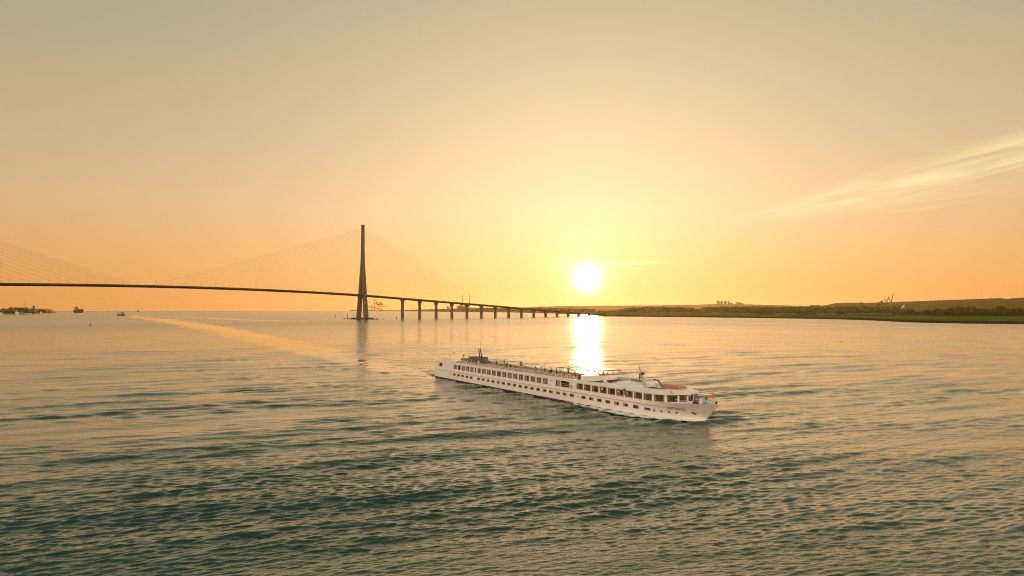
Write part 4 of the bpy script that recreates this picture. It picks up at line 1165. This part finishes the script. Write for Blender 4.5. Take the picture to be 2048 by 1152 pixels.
m = MB(); m.box(78.2, 79.3, -2.2, 2.2, 5.31, 6.5); m.build('console', M_AMBERW, wh)
m = MB(); m.tube((78.6, -3.4, 7.3), (79.2, -3.4, 7.75), .05, .05, 6); m.ball((79.2, -3.4, 7.85), .16, .16, .16, 8, 6); m.build('searchlight', M_DOME, wh)
# open awning frame aft of the wheelhouse
aw = empty('awning', (0, 0, 0)); aw.parent = ship
for x in (63.5, 66.5, 69.5, 72.4):
    for y in (-2.8, 3.4):
        m = MB(); m.tube((x, y, 5.3), (x, y, 7.45), .06, .06, 6); m.build('post', M_RED, aw)
m = MB()
for y in (-2.8, .3, 3.4): m.tube((63.3, y, 7.48), (72.6, y, 7.48), .06, .06, 6)
for x in (63.5, 66.5, 69.5, 72.4): m.tube((x, -2.85, 7.52), (x, 3.45, 7.52), .05, .05, 6)
m.build('roof_frame', M_AMBERW, aw)
m = MB(); m.box(63.5, 68.0, -.2, 3.2, 7.56, 7.60); m.build('canopy', M_CURT, aw)
m = MB(); m.box(68.5, 72.3, -1.2, .2, 5.31, 6.4); m.build('bar_counter', M_AMBERW, aw)

# aft deck: tarpaulin covered locker, twin exhaust pipes, aerial and staffs
lk = MB(); lk.box(14.6, 20.4, -1.2, 2.2, 5.31, 7.12); lo = lk.build('deck_locker', M_GREYM, ship)
m = MB(); m.box(14.55, 20.45, -1.25, 2.25, 7.12, 7.18); m.build('lid', M_GREYM, lo)
m = MB(); m.box(14.5, 20.5, -1.32, -1.255, 7.06, 7.2); m.build('trim', M_RED, lo)
def pipe(x, y, dx, name='exhaust_pipe'):
    m = MB(); m.loft([[(x-dx*f+r*math.cos(a), y+r*math.sin(a), 5.31+4.55*f) for a in np.linspace(0, 6.283, 10, endpoint=False)] for f, r in ((0, .27), (.3, .23), (.7, .17), (1, .12))]); return m.build(name, M_DARKM, ship, True)
pipe(19.3, .35, 1.3); pp = pipe(21.9, -.2, 2.0)
m = MB(); m.tube((19.85, -.1, 9.8), (19.85, -.1, 11.3), .03, .025, 5); m.tube((19.85, -.4, 11.0), (19.85, .2, 11.0), .03, .03, 5); m.ball((19.85, -.1, 11.45), .12, .12, .16, 8, 6); m.build('aerial', M_STEEL, pp)
m = MB(); m.path([(18.9, .35, 8.5), (15.5, .3, 8.2), (10.0, 0, 6.6)], .02, 4); m.build('stay', M_STAYD, ship)
m = MB(); m.tube((.75, 0, 5.0), (0.0, 0, 7.75), .045, .03, 6); fs = m.build('ensign_staff', M_WHITE, ship)
m = MB(); m.loft([[(.62-.05*k, -.06, 5.75+.32*k), (.62-.05*k, .06, 5.75+.32*k), (.62-.05*k-.22-.05*math.sin(k*2), .02, 5.6+.32*k)] for k in range(5)]); m.build('furled_flag', M_RED, fs)
m = MB(); m.tube((2.9, .5, 5.4), (1.7, .5, 7.4), .035, .03, 6); st_ = m.build('stern_light_pole', M_STRAKE, ship); m = MB(); m.ball((1.66, .5, 7.5), .15, .15, .17, 8, 6); m.build('stern_light', M_DARKM, st_)
m = MB(); m.tube((8.2, .5, 5.1), (8.2, .5, 6.9), .08, .08, 6); m.ball((8.2, .5, 7.05), .32, .32, .3, 10, 7); m.build('satellite_dome', M_DOME, ship, True)
m = MB(); m.box(9.8, 12.8, -1.4, 1.0, 5.1, 6.35); m.build('skylight', M_AMBERW, ship)
m = MB(); m.box(13.6, 16.2, -4.9, 3.5, 5.31, 5.75); m.build('deck_hatch', M_DOME, ship)
m = MB(); m.tube((.5, -4.4, 4.2), (-.35, -4.4, 4.6), .05, .05, 6); m.ball((-.4, -4.4, 4.7), .22, .2, .25, 8, 6); m.ball((-.15, -4.4, 3.9), .14, .14, .3, 8, 6); m.build('stern_lamp', M_DARKM, ship)

# foredeck gear
def bollard_with_ball(x, y, z, name='ventilator'):
    m = MB(); m.tube((x, y, 3.06), (x, y, z-.3), .09, .09, 8); v = m.build(name, M_STRAKE, ship)
    m = MB(); m.ball((x, y, z), .36, .36, .38, 12, 8); m.build('cowl', M_DOME, v, True)
bollard_with_ball(104.2, -.2, 4.95); bollard_with_ball(106.3, .2, 4.72)
m = MB(); m.box(103.9, 104.9, -.9, .5, 3.06, 3.5); m.tube((104.4, -1.1, 3.75), (104.4, .7, 3.75), .34, .34, 12); wd = m.build('windlass', M_DARKM, ship)
m = MB(); m.tube((104.4, -.5, 3.75), (104.4, -.1, 3.75), .42, .42, 12); m.build('drum', M_BRASS, wd)
for y in (-1.25, -.75):
    m = MB(); m.tube((106.1, y, 3.06), (106.1, y, 4.45), .13, .13, 10); m.box(105.95, 106.25, y-.15, y+.15, 4.45, 4.55); m.build('bollard', M_HULLW, ship)
m = MB(); m.tube((103.2, -2.1, 3.06), (103.2, -2.1, 3.45), .2, .2, 10); m.tube((103.9, -2.0, 3.06), (103.9, -2.0, 3.45), .2, .2, 10); m.build('mooring_bitt', M_DARKM, ship)
m = MB(); m.tube((108.5, 0, 3.3), (108.35, 0, 5.9), .045, .03, 6); jk = m.build('jackstaff', M_STRAKE, ship)
m = MB(); q = []
for k in range(9):
    f = k/8; wv = .12*math.sin(f*6)*f
    q.append([(108.33-1.25*f, wv, 5.75-.55*f), (108.33-1.25*f, wv+.02, 5.75-.55*f), (108.40-1.3*f, wv+.02, 4.75-.02*f+.1*f), (108.40-1.3*f, wv, 4.75-.02*f+.1*f)])
m.loft(q); m.build('flag', M_ORANGE, jk)
m = MB(); m.tube((108.9, 0, 3.6), (108.9, 0, 4.0), .03, .03, 5); m.ball((108.95, 0, 4.1), .26, .26, .26, 10, 8); m.build('anchor_ball', M_DARKM, ship, True)
for s in (-1, 1):
    m = MB()
    pts = [(u*xstem(btop(u)), s*(hb(u*xstem(btop(u)), btop(u))-.1), 4.35-.35*(u-.94)/.05) for u in (.94, .96, .98)]
    m.path(pts, .025, 5)
    for p_ in pts: m.tube(p_, (p_[0], p_[1], 3.6), .025, .025, 5)
    m.build('bow_rail', M_WHITE, ship)
# anchor in its pocket
m = MB()
def hpt(x, z, o=.03):
    n = Vector((hb(x-.3, z)-hb(x+.3, z), -.6, 0)).normalized(); return Vector((x, -hb(x, z), z))+n*o
m.tube(hpt(104.75, 1.95), hpt(105.15, 1.72), .10, .10, 7); m.tube(hpt(105.15, 1.62), hpt(105.5, 1.9), .10, .07, 7); m.tube(hpt(105.1, 1.55), hpt(105.15, 2.0), .10, .08, 7)
m.build('anchor', M_DARKM, ship)

# ship's name on the bow, laid on the plating
fc = bpy.data.curves.new('name_lettering', 'FONT'); fc.body = 'BOTTICELLI'; fc.size = 1.0; fc.offset = .018; fc.space_character = 1.05; fc.resolution_u = 2
fo_ = bpy.data.objects.new('name_lettering', fc); COL.objects.link(fo_)
dg = bpy.context.evaluated_depsgraph_get(); me = bpy.data.meshes.new_from_object(fo_.evaluated_get(dg))
bpy.data.objects.remove(fo_); bpy.data.curves.remove(fc)
xs = [v.co.x for v in me.vertices]; x0_, x1_ = min(xs), max(xs)
for side in (-1,):
    # reads from aft to forward on the starboard bow
    cum = [101.05]; L_ = 0
    for v in me.vertices:
        u = (v.co.x-x0_)/(x1_-x0_); x = 100.9 + u*3.1; z = 2.27 + v.co.y*.64 + .0*u
        p = hpt(x, z, .03); v.co = p
me.materials.clear(); me.materials.append(M_TEXT)
link_mesh('name_lettering', me, None, ship)

# ------------------------------------------------------------------ foam
def foam_material():
    m = bpy.data.materials.new('broken white foam'); m.use_nodes = True
    t = NT(m.node_tree); out = t.n('ShaderNodeOutputMaterial'); p = t.n('ShaderNodeBsdfPrincipled'); tr = t.n('ShaderNodeBsdfTransparent'); mx = t.n('ShaderNodeMixShader')
    geo = t.n('ShaderNodeTexCoord'); mp = t.n('ShaderNodeMapping'); mp.inputs['Scale'].default_value = (.35, 1.6, 1.6); t.l(geo.outputs['Object'], mp.inputs['Vector'])
    n = t.n('ShaderNodeTexNoise', i_Scale=1.3, i_Detail=6.0, i_Roughness=.65); t.l(mp.outputs[0], n.inputs['Vector'])
    at_ = t.n('ShaderNodeAttribute', attribute_name='foam').outputs['Fac']
    f = t.smooth(t.math('ADD', n.outputs['Fac'], t.math('MULTIPLY_ADD', at_, .80, -.45)), .42, .60)
    p.inputs['Base Color'].default_value = (.74, .77, .75, 1); p.inputs['Roughness'].default_value = .9
    t.l(f, mx.inputs[0]); t.l(tr.outputs[0], mx.inputs[1]); t.l(p.outputs[0], mx.inputs[2]); t.l(mx.outputs[0], out.inputs[0])
    return m
M_FOAM = foam_material()
def foam_sheet(name, rows, label):
    """rows of (point, density) -> a thin uneven sheet just above the water, in ship coordinates"""
    n, k = len(rows), len(rows[0]); V = [p for r in rows for p, _ in r]; D_ = [d_ for r in rows for _, d_ in r]
    idx = np.arange(n*k).reshape(n, k)
    F = np.stack([idx[:-1, :-1].ravel(), idx[1:, :-1].ravel(), idx[1:, 1:].ravel(), idx[:-1, 1:].ravel()], 1)
    me = mesh_np(name, V, F, M_FOAM, True); a = me.attributes.new('foam', 'FLOAT', 'POINT'); a.data.foreach_set('value', np.array(D_, dtype=np.float32))
    o = link_mesh(name, me); o.location = SHIP_O; o.rotation_euler = (0, 0, SHIP_RZ)
    tag(o, label, 'foam', kind='stuff'); return o
g = random.Random(9)
for side in (-1, 1):
    rows = []
    for x in np.linspace(106.6, 70, 60):
        r_ = []; fade = float(np.clip((x-70)/24, 0, 1))
        b = hb(x, .1) if x < 106.3 else .05
        wid = .9+.11*(106.6-x)**.9 if x > 92 else 2.1
        for k in range(9):
            f = k/8; y = b-.06+wid*1.6*f
            z = .20+.62*math.exp(-((x-102.5)/4.5)**2)*(1-f)**1.5+.07*math.sin(x*1.9+f*3)+(.16*(1-f))
            r_.append(((x, side*y, max(.16, z)), (1.12-abs(f-.25)*1.2)*(.45+.60*fade)))
        rows.append(r_)
    foam_sheet('bow_wave_foam', rows, 'white foam of the bow wave along the near side of the ship' if side < 0 else 'foam of the bow wave on the far side of the ship')
rows = []
for x in np.linspace(.3, -30, 56):
    r_ = []
    for k in range(21):
        f = k/20*2-1; w = 4.6+.05*abs(x)
        r_.append(((x, f*w, .26+.10*math.sin(x*1.3+f*5)+.06*math.sin(x*3.1+f*9)), (1-abs(f)**3)*max(0, 1.0-abs(x)/30)*1.0))
    rows.append(r_)
foam_sheet('stern_wash_foam', rows, 'churned foam of the stern wash behind the ship')
# ------------------------------------------------------------------ people and loose things on the ship
def skin_mesh(name, verts, edges, root, mat, sub=1):
    me = bpy.data.meshes.new(name+'_cage'); me.from_pydata([v[0] for v in verts], edges, [])
    o = bpy.data.objects.new(name+'_cage', me); COL.objects.link(o)
    o.modifiers.new('skin', 'SKIN'); 
    if sub:
        s = o.modifiers.new('sub', 'SUBSURF'); s.levels = sub; s.render_levels = sub
    me.skin_vertices[0].data[root].use_root = True
    for i, v in enumerate(verts):
        r = v[1]; me.skin_vertices[0].data[i].radius = (r, r) if not isinstance(r, tuple) else r
    dg = bpy.context.evaluated_depsgraph_get(); out = bpy.data.meshes.new_from_object(o.evaluated_get(dg))
    bpy.data.objects.remove(o); bpy.data.meshes.remove(me)
    out.name = name; out.materials.clear(); out.materials.append(mat)
    out.polygons.foreach_set('use_smooth', [True]*len(out.polygons))
    return out
POSES = {
 'stand': dict(hip=.93, knee=(.10, .02, .50), ank=(.10, -.02, .08), elb=(.25, -.02, 1.14), wri=(.24, .10, .90)),
 'lean':  dict(hip=.93, knee=(.10, .04, .50), ank=(.12, -.03, .08), elb=(.25, .08, 1.18), wri=(.17, .32, 1.10)),
 'sit':   dict(hip=.50, knee=(.12, .44, .50), ank=(.12, .42, .08), elb=(.25, .05, .74), wri=(.14, .28, .66)),
}
M_SKIN = material('skin', (0.42, 0.25, 0.17), 0.6, var=0.06)
M_HAIRS = [material('dark brown hair', (0.03, 0.02, 0.014), 0.7), material('grey hair', (0.32, 0.30, 0.28), 0.7), material('fair hair', (0.35, 0.24, 0.11), 0.7)]
def person_meshes(pose):
    P = POSES[pose]; hz_ = P['hip']; dz = hz_-.93
    V = []; E_ = []
    def a(p, r, link=None):
        V.append((p, r)); i = len(V)-1
        if link is not None: E_.append((link, i))
        return i
    pel = a((0, 0, hz_), .13); sp = a((0, 0, 1.18+dz), .125, pel); ch = a((0, 0, 1.36+dz), .15, sp); nk = a((0, .01, 1.50+dz), .055, ch)
    h1 = a((0, .02, 1.58+dz), .075, nk); h2 = a((0, .02, 1.66+dz), .088, h1); h3 = a((0, .01, 1.73+dz), .07, h2)
    a((0, .115, 1.635+dz), .016, h2)
    for s in (-1, 1):
        a((s*.095, .0, 1.64+dz), .018, h2)
        sh = a((s*.17, 0, 1.41+dz), .06, ch); el = a((s*P['elb'][0], P['elb'][1], P['elb'][2]), .045, sh); wr = a((s*P['wri'][0], P['wri'][1], P['wri'][2]), .030, el)
        d_ = (Vector((s*P['wri'][0], P['wri'][1], P['wri'][2]))-Vector((s*P['elb'][0], P['elb'][1], P['elb'][2]))).normalized(); sd = Vector((0, 1, 0)).cross(d_); sd = sd.normalized() if sd.length > .1 else Vector((1, 0, 0))
        w0 = Vector(V[wr][0]); pm = a(tuple(w0+d_*.07), .036, wr)
        for k, ln in ((-1.5, .055), (-.5, .072), (.5, .068), (1.5, .05)):
            f1 = a(tuple(w0+d_*(.085+ln*.45)+sd*.018*k), .010, pm); a(tuple(w0+d_*(.085+ln)+sd*.018*k+Vector((0, -.012, -.01))), .008, f1)
        th = a(tuple(w0+d_*.055+sd*.045*s), .012, pm); a(tuple(w0+d_*.095+sd*.055*s), .009, th)
        hp = a((s*.085, .0, hz_-.06), .088, pel); kn = a((s*P['knee'][0], P['knee'][1], P['knee'][2]), .060, hp); an = a((s*P['ank'][0], P['ank'][1], P['ank'][2]), .042, kn); a((s*P['ank'][0]*1.1, P['ank'][1]+.15, .035), .034, an)
    body = skin_mesh('body', V, E_, 0, M_SKIN)
    V = []; E_ = []
    pel = a((0, 0, hz_-.02), .155); sp = a((0, 0, 1.18+dz), .15, pel); ch = a((0, 0, 1.37+dz), .172, sp); a((0, .005, 1.46+dz), .085, ch)
    for s in (-1, 1):
        sh = a((s*.18, 0, 1.41+dz), .078, ch); el = a((s*P['elb'][0], P['elb'][1], P['elb'][2]), .062, sh); a(tuple(Vector((s*P['elb'][0], P['elb'][1], P['elb'][2])).lerp(Vector((s*P['wri'][0], P['wri'][1], P['wri'][2])), .85)), .046, el)
    top = (V, E_)
    V = []; E_ = []
    pel = a((0, 0, hz_+.02), .15)
    for s in (-1, 1):
        hp = a((s*.088, .0, hz_-.07), .102, pel); kn = a((s*P['knee'][0], P['knee'][1], P['knee'][2]), .076, hp); a(tuple(Vector((s*P['knee'][0], P['knee'][1], P['knee'][2])).lerp(Vector((s*P['ank'][0], P['ank'][1], P['ank'][2])), .9)), .060, kn)
    leg = (V, E_)
    m = MB(); rr_ = []
    for f in np.linspace(0, 1, 6):
        z = 1.62+.185*f; r = .105*math.sqrt(max(.03, 1-(max(0, f-.35)/.66)**2))
        rr_.append([(r*math.cos(t_), -.012+r*math.sin(t_)*1.05-(.03*(1-f)), z+dz+(.07*(1-f) if math.sin(t_) > .1 else -.04*(1-f))) for t_ in np.linspace(0, 6.283, 10, endpoint=False)])
    m.loft(rr_)
    return body, top, leg, m
PM = {p: person_meshes(p) for p in POSES}
CLOTH = {}
def cloth(name, c):
    if name not in CLOTH: CLOTH[name] = material(name+' cloth', c, 0.9, spec=.1)
    return CLOTH[name]
COLS = {'black': (.012, .012, .014), 'white': (.70, .68, .66), 'red': (.42, .04, .03), 'navy': (.02, .03, .08), 'pink': (.60, .25, .25), 'orange': (.55, .16, .05), 'grey': (.20, .20, .20), 'light blue': (.28, .38, .52),
        'olive': (.07, .075, .03), 'brown': (.10, .06, .035), 'purple': (.20, .05, .18), 'beige': (.42, .33, .22), 'yellow': (.55, .38, .06), 'dark green': (.02, .05, .03)}
CACHE = {}
def person(x, y, z, face, pose, topc, legc, hair, label, group=None):
    w = Matrix.Rotation(SHIP_RZ, 4, 'Z') @ Vector((x, y, z)); r = empty('person', SHIP_O+w, SHIP_RZ+math.radians(face-90))
    sc_ = random.uniform(.95, 1.05); r.scale = (sc_, sc_, sc_)
    tag(r, label, 'person', group)
    b, tp, lg, hm_ = PM[pose]
    bo = link_mesh('body', b, None, r)
    for nm, ve, c in (('top', tp, topc), ('trousers', lg, legc)):
        k = (nm, pose, c)
        if k not in CACHE: CACHE[k] = skin_mesh(nm, ve[0], ve[1], 0, cloth(c, COLS[c]))
        link_mesh(nm, CACHE[k], None, r)
    k = ('hair', pose, hair)
    if k not in CACHE: CACHE[k] = hm_.mesh('hair', M_HAIRS[hair], True)
    link_mesh('hair', CACHE[k], None, r)
ZD = 5.302
G = 'passengers on the sun deck'
PEOPLE = [
 (26.1, -.7, 200, 'stand', 'black', 'black', 0, 'person in black standing alone nearest the exhaust pipes'),
 (27.4, -4.9, 180, 'lean', 'white', 'orange', 2, 'person in white top and orange trousers by the near rail below the exhaust pipes'),
 (32.6, -4.6, 160, 'stand', 'purple', 'pink', 0, 'person in purple top at the near rail aft of the standing couple'),
 (30.1, -.5, 90, 'stand', 'black', 'navy', 0, 'person in black, first of three standing in a row on the aft deck'),
 (31.2, -.3, 200, 'stand', 'white', 'beige', 1, 'person in white, middle one of three standing in a row'),
 (32.4, -.4, 100, 'sit', 'light blue', 'grey', 2, 'person in light blue sitting beside the three in a row'),
 (30.9, 1.5, 20, 'stand', 'brown', 'black', 0, 'person in brown, left one of the couple close together amidships aft'),
 (31.5, 2.1, 220, 'stand', 'light blue', 'navy', 1, 'person in light blue, right and taller one of the close couple'),
 (34.6, -.6, 150, 'sit', 'beige', 'brown', 2, 'fair haired person sitting between the close couple and the dark pair'),
 (36.4, 3.4, 250, 'stand', 'dark green', 'black', 0, 'person in dark green, left of the dark pair at the far rail'),
 (37.3, 3.3, 200, 'stand', 'black', 'brown', 0, 'person in black, right of the dark pair at the far rail'),
 (41.6, -4.4, 190, 'stand', 'olive', 'black', 0, 'person in olive at the near rail, left of two with dark clothes'),
 (43.6, -4.3, 170, 'stand', 'black', 'olive', 0, 'person in black at the near rail, right of two with dark clothes'),
 (46.2, -4.6, 170, 'lean', 'red', 'beige', 1, 'person in red leaning on the near rail'),
 (52.9, -2.7, 60, 'stand', 'dark green', 'black', 0, 'person in dark green standing at the aft end of the crowded tables'),
 (54.6, -3.9, 30, 'sit', 'orange', 'brown', 2, 'person in orange sitting at the first of the crowded tables'),
 (54.0, -.6, 260, 'sit', 'brown', 'black', 0, 'person in brown sitting on the far side of the first table'),
 (56.6, -3.9, 120, 'sit', 'light blue', 'navy', 1, 'grey haired person in light blue at the second table'),
 (57.9, -3.8, 200, 'sit', 'white', 'grey', 1, 'grey haired person in white at the second table'),
 (57.3, -.9, 280, 'sit', 'black', 'brown', 0, 'person in black sitting behind the second table'),
 (59.6, -1.0, 250, 'stand', 'olive', 'brown', 0, 'person in olive standing behind the third table'),
 (60.4, -3.7, 60, 'sit', 'dark green', 'black', 0, 'person in dark green sitting at the third table'),
 (61.6, -1.2, 240, 'sit', 'brown', 'olive', 2, 'fair haired person in brown beyond the third table'),
 (62.4, -3.6, 150, 'sit', 'yellow', 'brown', 2, 'fair haired person in yellow at the fourth table'),
 (64.3, -.8, 230, 'stand', 'black', 'black', 0, 'person in black standing under the awning'),
 (66.2, -3.7, 90, 'sit', 'orange', 'black', 0, 'dark haired person in orange at the table nearest the awning'),
 (69.0, -2.4, 70, 'stand', 'red', 'black', 0, 'person in red standing at the bar by the wheelhouse'),
 (75.9, .4, 0, 'stand', 'brown', 'black', 0, 'person in brown inside the wheelhouse looking ahead'),
 (77.2, -1.7, 10, 'sit', 'white', 'navy', 1, 'person in white seated inside the wheelhouse'),
]
for x, y, f, ps, tc_, lc_, hr, lab in PEOPLE: person(x, y, ZD if 'wheelhouse' not in lab or 'bar' in lab else ZD, f, ps, tc_, lc_, hr, lab, G)

def place(o, x, y, z, rz=0):
    w = Matrix.Rotation(SHIP_RZ, 4, 'Z') @ Vector((x, y, z)); o.location = SHIP_O+w; o.rotation_euler = (0, 0, SHIP_RZ+rz)
def make_chair(mat, mat2):
    r = empty('deck_chair')
    m = MB(); m.box(-.24, .24, -.23, .23, .43, .48); m.build('seat', mat2, r)
    m = MB(); m.prism([(-.25, .48), (-.21, .48), (-.30, .92), (-.34, .92)], -.22, .22); m.build('backrest', mat2, r)
    for sx in (-.22, .2):
        for sy in (-.2, .2):
            m = MB(); m.tube((sx*1.1, sy*1.1, 0), (sx, sy, .43), .02, .02, 5); m.build('leg', mat, r)
    for s in (-1, 1):
        m = MB(); m.tube((-.24, s*.25, .66), (.2, s*.25, .66), .02, .02, 5); m.tube((.2, s*.25, .66), (.2, s*.23, .46), .02, .02, 5); m.build('armrest', mat, r)
    return r
M_WICK = material('sun tinted wicker', (0.34, 0.13, 0.035), 0.7, var=0.25, scale=8)  # amber tint of sunlight coming through, put into the base colour
c0 = make_chair(M_AMBERW, M_WICK); tag(c0, 'sun tinted wicker chair among the tables on the sun deck', 'chair', 'wicker chairs on the sun deck')
first = True
def make_table():
    r = empty('deck_table'); m = MB(); m.slab([(.45*math.cos(a), .45*math.sin(a)) for a in np.linspace(0, 6.283, 16, endpoint=False)], .70, .74); m.build('table_top', M_CURT, r)
    m = MB(); m.tube((0, 0, .03), (0, 0, .70), .04, .04, 8); m.build('pedestal', M_STEEL, r)
    m = MB(); m.slab([(.26*math.cos(a), .26*math.sin(a)) for a in np.linspace(0, 6.283, 12, endpoint=False)], 0, .03); m.build('base', M_STEEL, r)
    return r
t0 = make_table(); tabs = [(54.4, -2.4, 'first round table from aft among the seated passengers'), (57.2, -2.5, 'second round table from aft among the seated passengers'), (60.3, -2.4, 'third round table from aft among the seated passengers'),
        (62.9, -2.2, 'fourth round table from aft, just short of the awning'), (66.4, -2.3, 'round table beside the awning posts'), (49.3, 1.5, 'round table alone on the far side of the sun deck'), (33.6, -1.9, 'round table by the sitting people on the aft deck'), (41.5, .4, 'round table in the middle of the empty chairs')]
for i, (x, y, lab) in enumerate(tabs):
    o = t0 if i == 0 else copy_tree(t0); tag(o, lab, 'table', 'round tables on the sun deck'); place(o, x, y, ZD)
seats = [(x, y, math.radians(f-0)) for x, y, f, ps, *_ in PEOPLE if ps == 'sit' and x < 72]
for x, y, _ in tabs:
    for a in (20, 140, 250):
        cx_, cy_ = x+.95*math.cos(math.radians(a)), y+.95*math.sin(math.radians(a))
        if all(math.hypot(cx_-s[0], cy_-s[1]) > .75 for s in seats): seats.append((cx_, cy_, math.radians(a+180)))
for i, (x, y, a) in enumerate(seats):
    o = c0 if i == 0 else copy_tree(c0); place(o, x-(.02*math.cos(a)), y-(.02*math.sin(a)), ZD, a)
# sun loungers stowed aft of the tables
def make_lounger():
    r = empty('sun_lounger'); m = MB(); m.prism([(-.95, .30), (.3, .30), (.95, .72), (.93, .78), (.28, .36), (-.95, .36)], -.3, .3); m.build('mattress', cloth('faded pink', (.38, .24, .19)), r)
    for x in (-.8, .25):
        for y in (-.28, .28): m = MB(); m.tube((x, y, 0), (x, y, .3), .025, .025, 5); m.build('leg', M_WHITE, r)
    m = MB(); m.tube((-.95, -.31, .3), (.3, -.31, .3), .025, .025, 5); m.tube((-.95, .31, .3), (.3, .31, .3), .025, .025, 5); m.build('frame', M_WHITE, r)
    return r
l0 = make_lounger(); k = 0
for x in np.arange(36.0, 50.5, 1.35):
    for y in (-2.6,):
        o = l0 if k == 0 else copy_tree(l0); k += 1
        tag(o, 'faded pink cushioned sun lounger in the row along the sun deck', 'sun lounger', 'sun loungers on the sun deck'); place(o, x, y, ZD, math.radians(90))

# lit tables inside the saloon
M_LAMP = material('lamp shade glow', (0.9, 0.6, 0.2), 0.6, emit=((1.0, 0.62, 0.18, 1), 2.2))
ords = ['aftmost', 'second', 'third', 'fourth', 'fifth', 'sixth', 'seventh', 'eighth', 'ninth']
for i, x in enumerate([74.9+2.713*k for k in range(9)]):
    r = empty('dining_table'); place(r, x+.2, -3.9, 3.032); tag(r, f'dining table behind the {ords[i]} of the large saloon windows, counted from aft', 'table', 'dining tables in the saloon')
    m = MB(); m.box(-.6, .6, -.5, .5, .72, .76); m.build('table_top', M_AMBERW, r)
    m = MB(); m.tube((0, 0, 0), (0, 0, .72), .06, .06, 8); m.build('pedestal', M_STEEL, r)
    if i in (2, 4, 5, 7):
        q = empty('table_lamp'); place(q, x+.25, -3.9, 3.032+.762); tag(q, f'small lit lamp on the dining table at the {ords[i]} large saloon window', 'lamp', 'lit lamps in the saloon')
        m = MB(); m.tube((0, 0, 0), (0, 0, .2), .06, .02, 8); m.build('lamp_base', M_BRASS, q)
        m = MB(); m.loft([[(rr*math.cos(a), rr*math.sin(a), z) for a in np.linspace(0, 6.283, 12, endpoint=False)] for rr, z in ((.16, .2), (.09, .4))]); m.build('lamp_shade', M_LAMP, q)
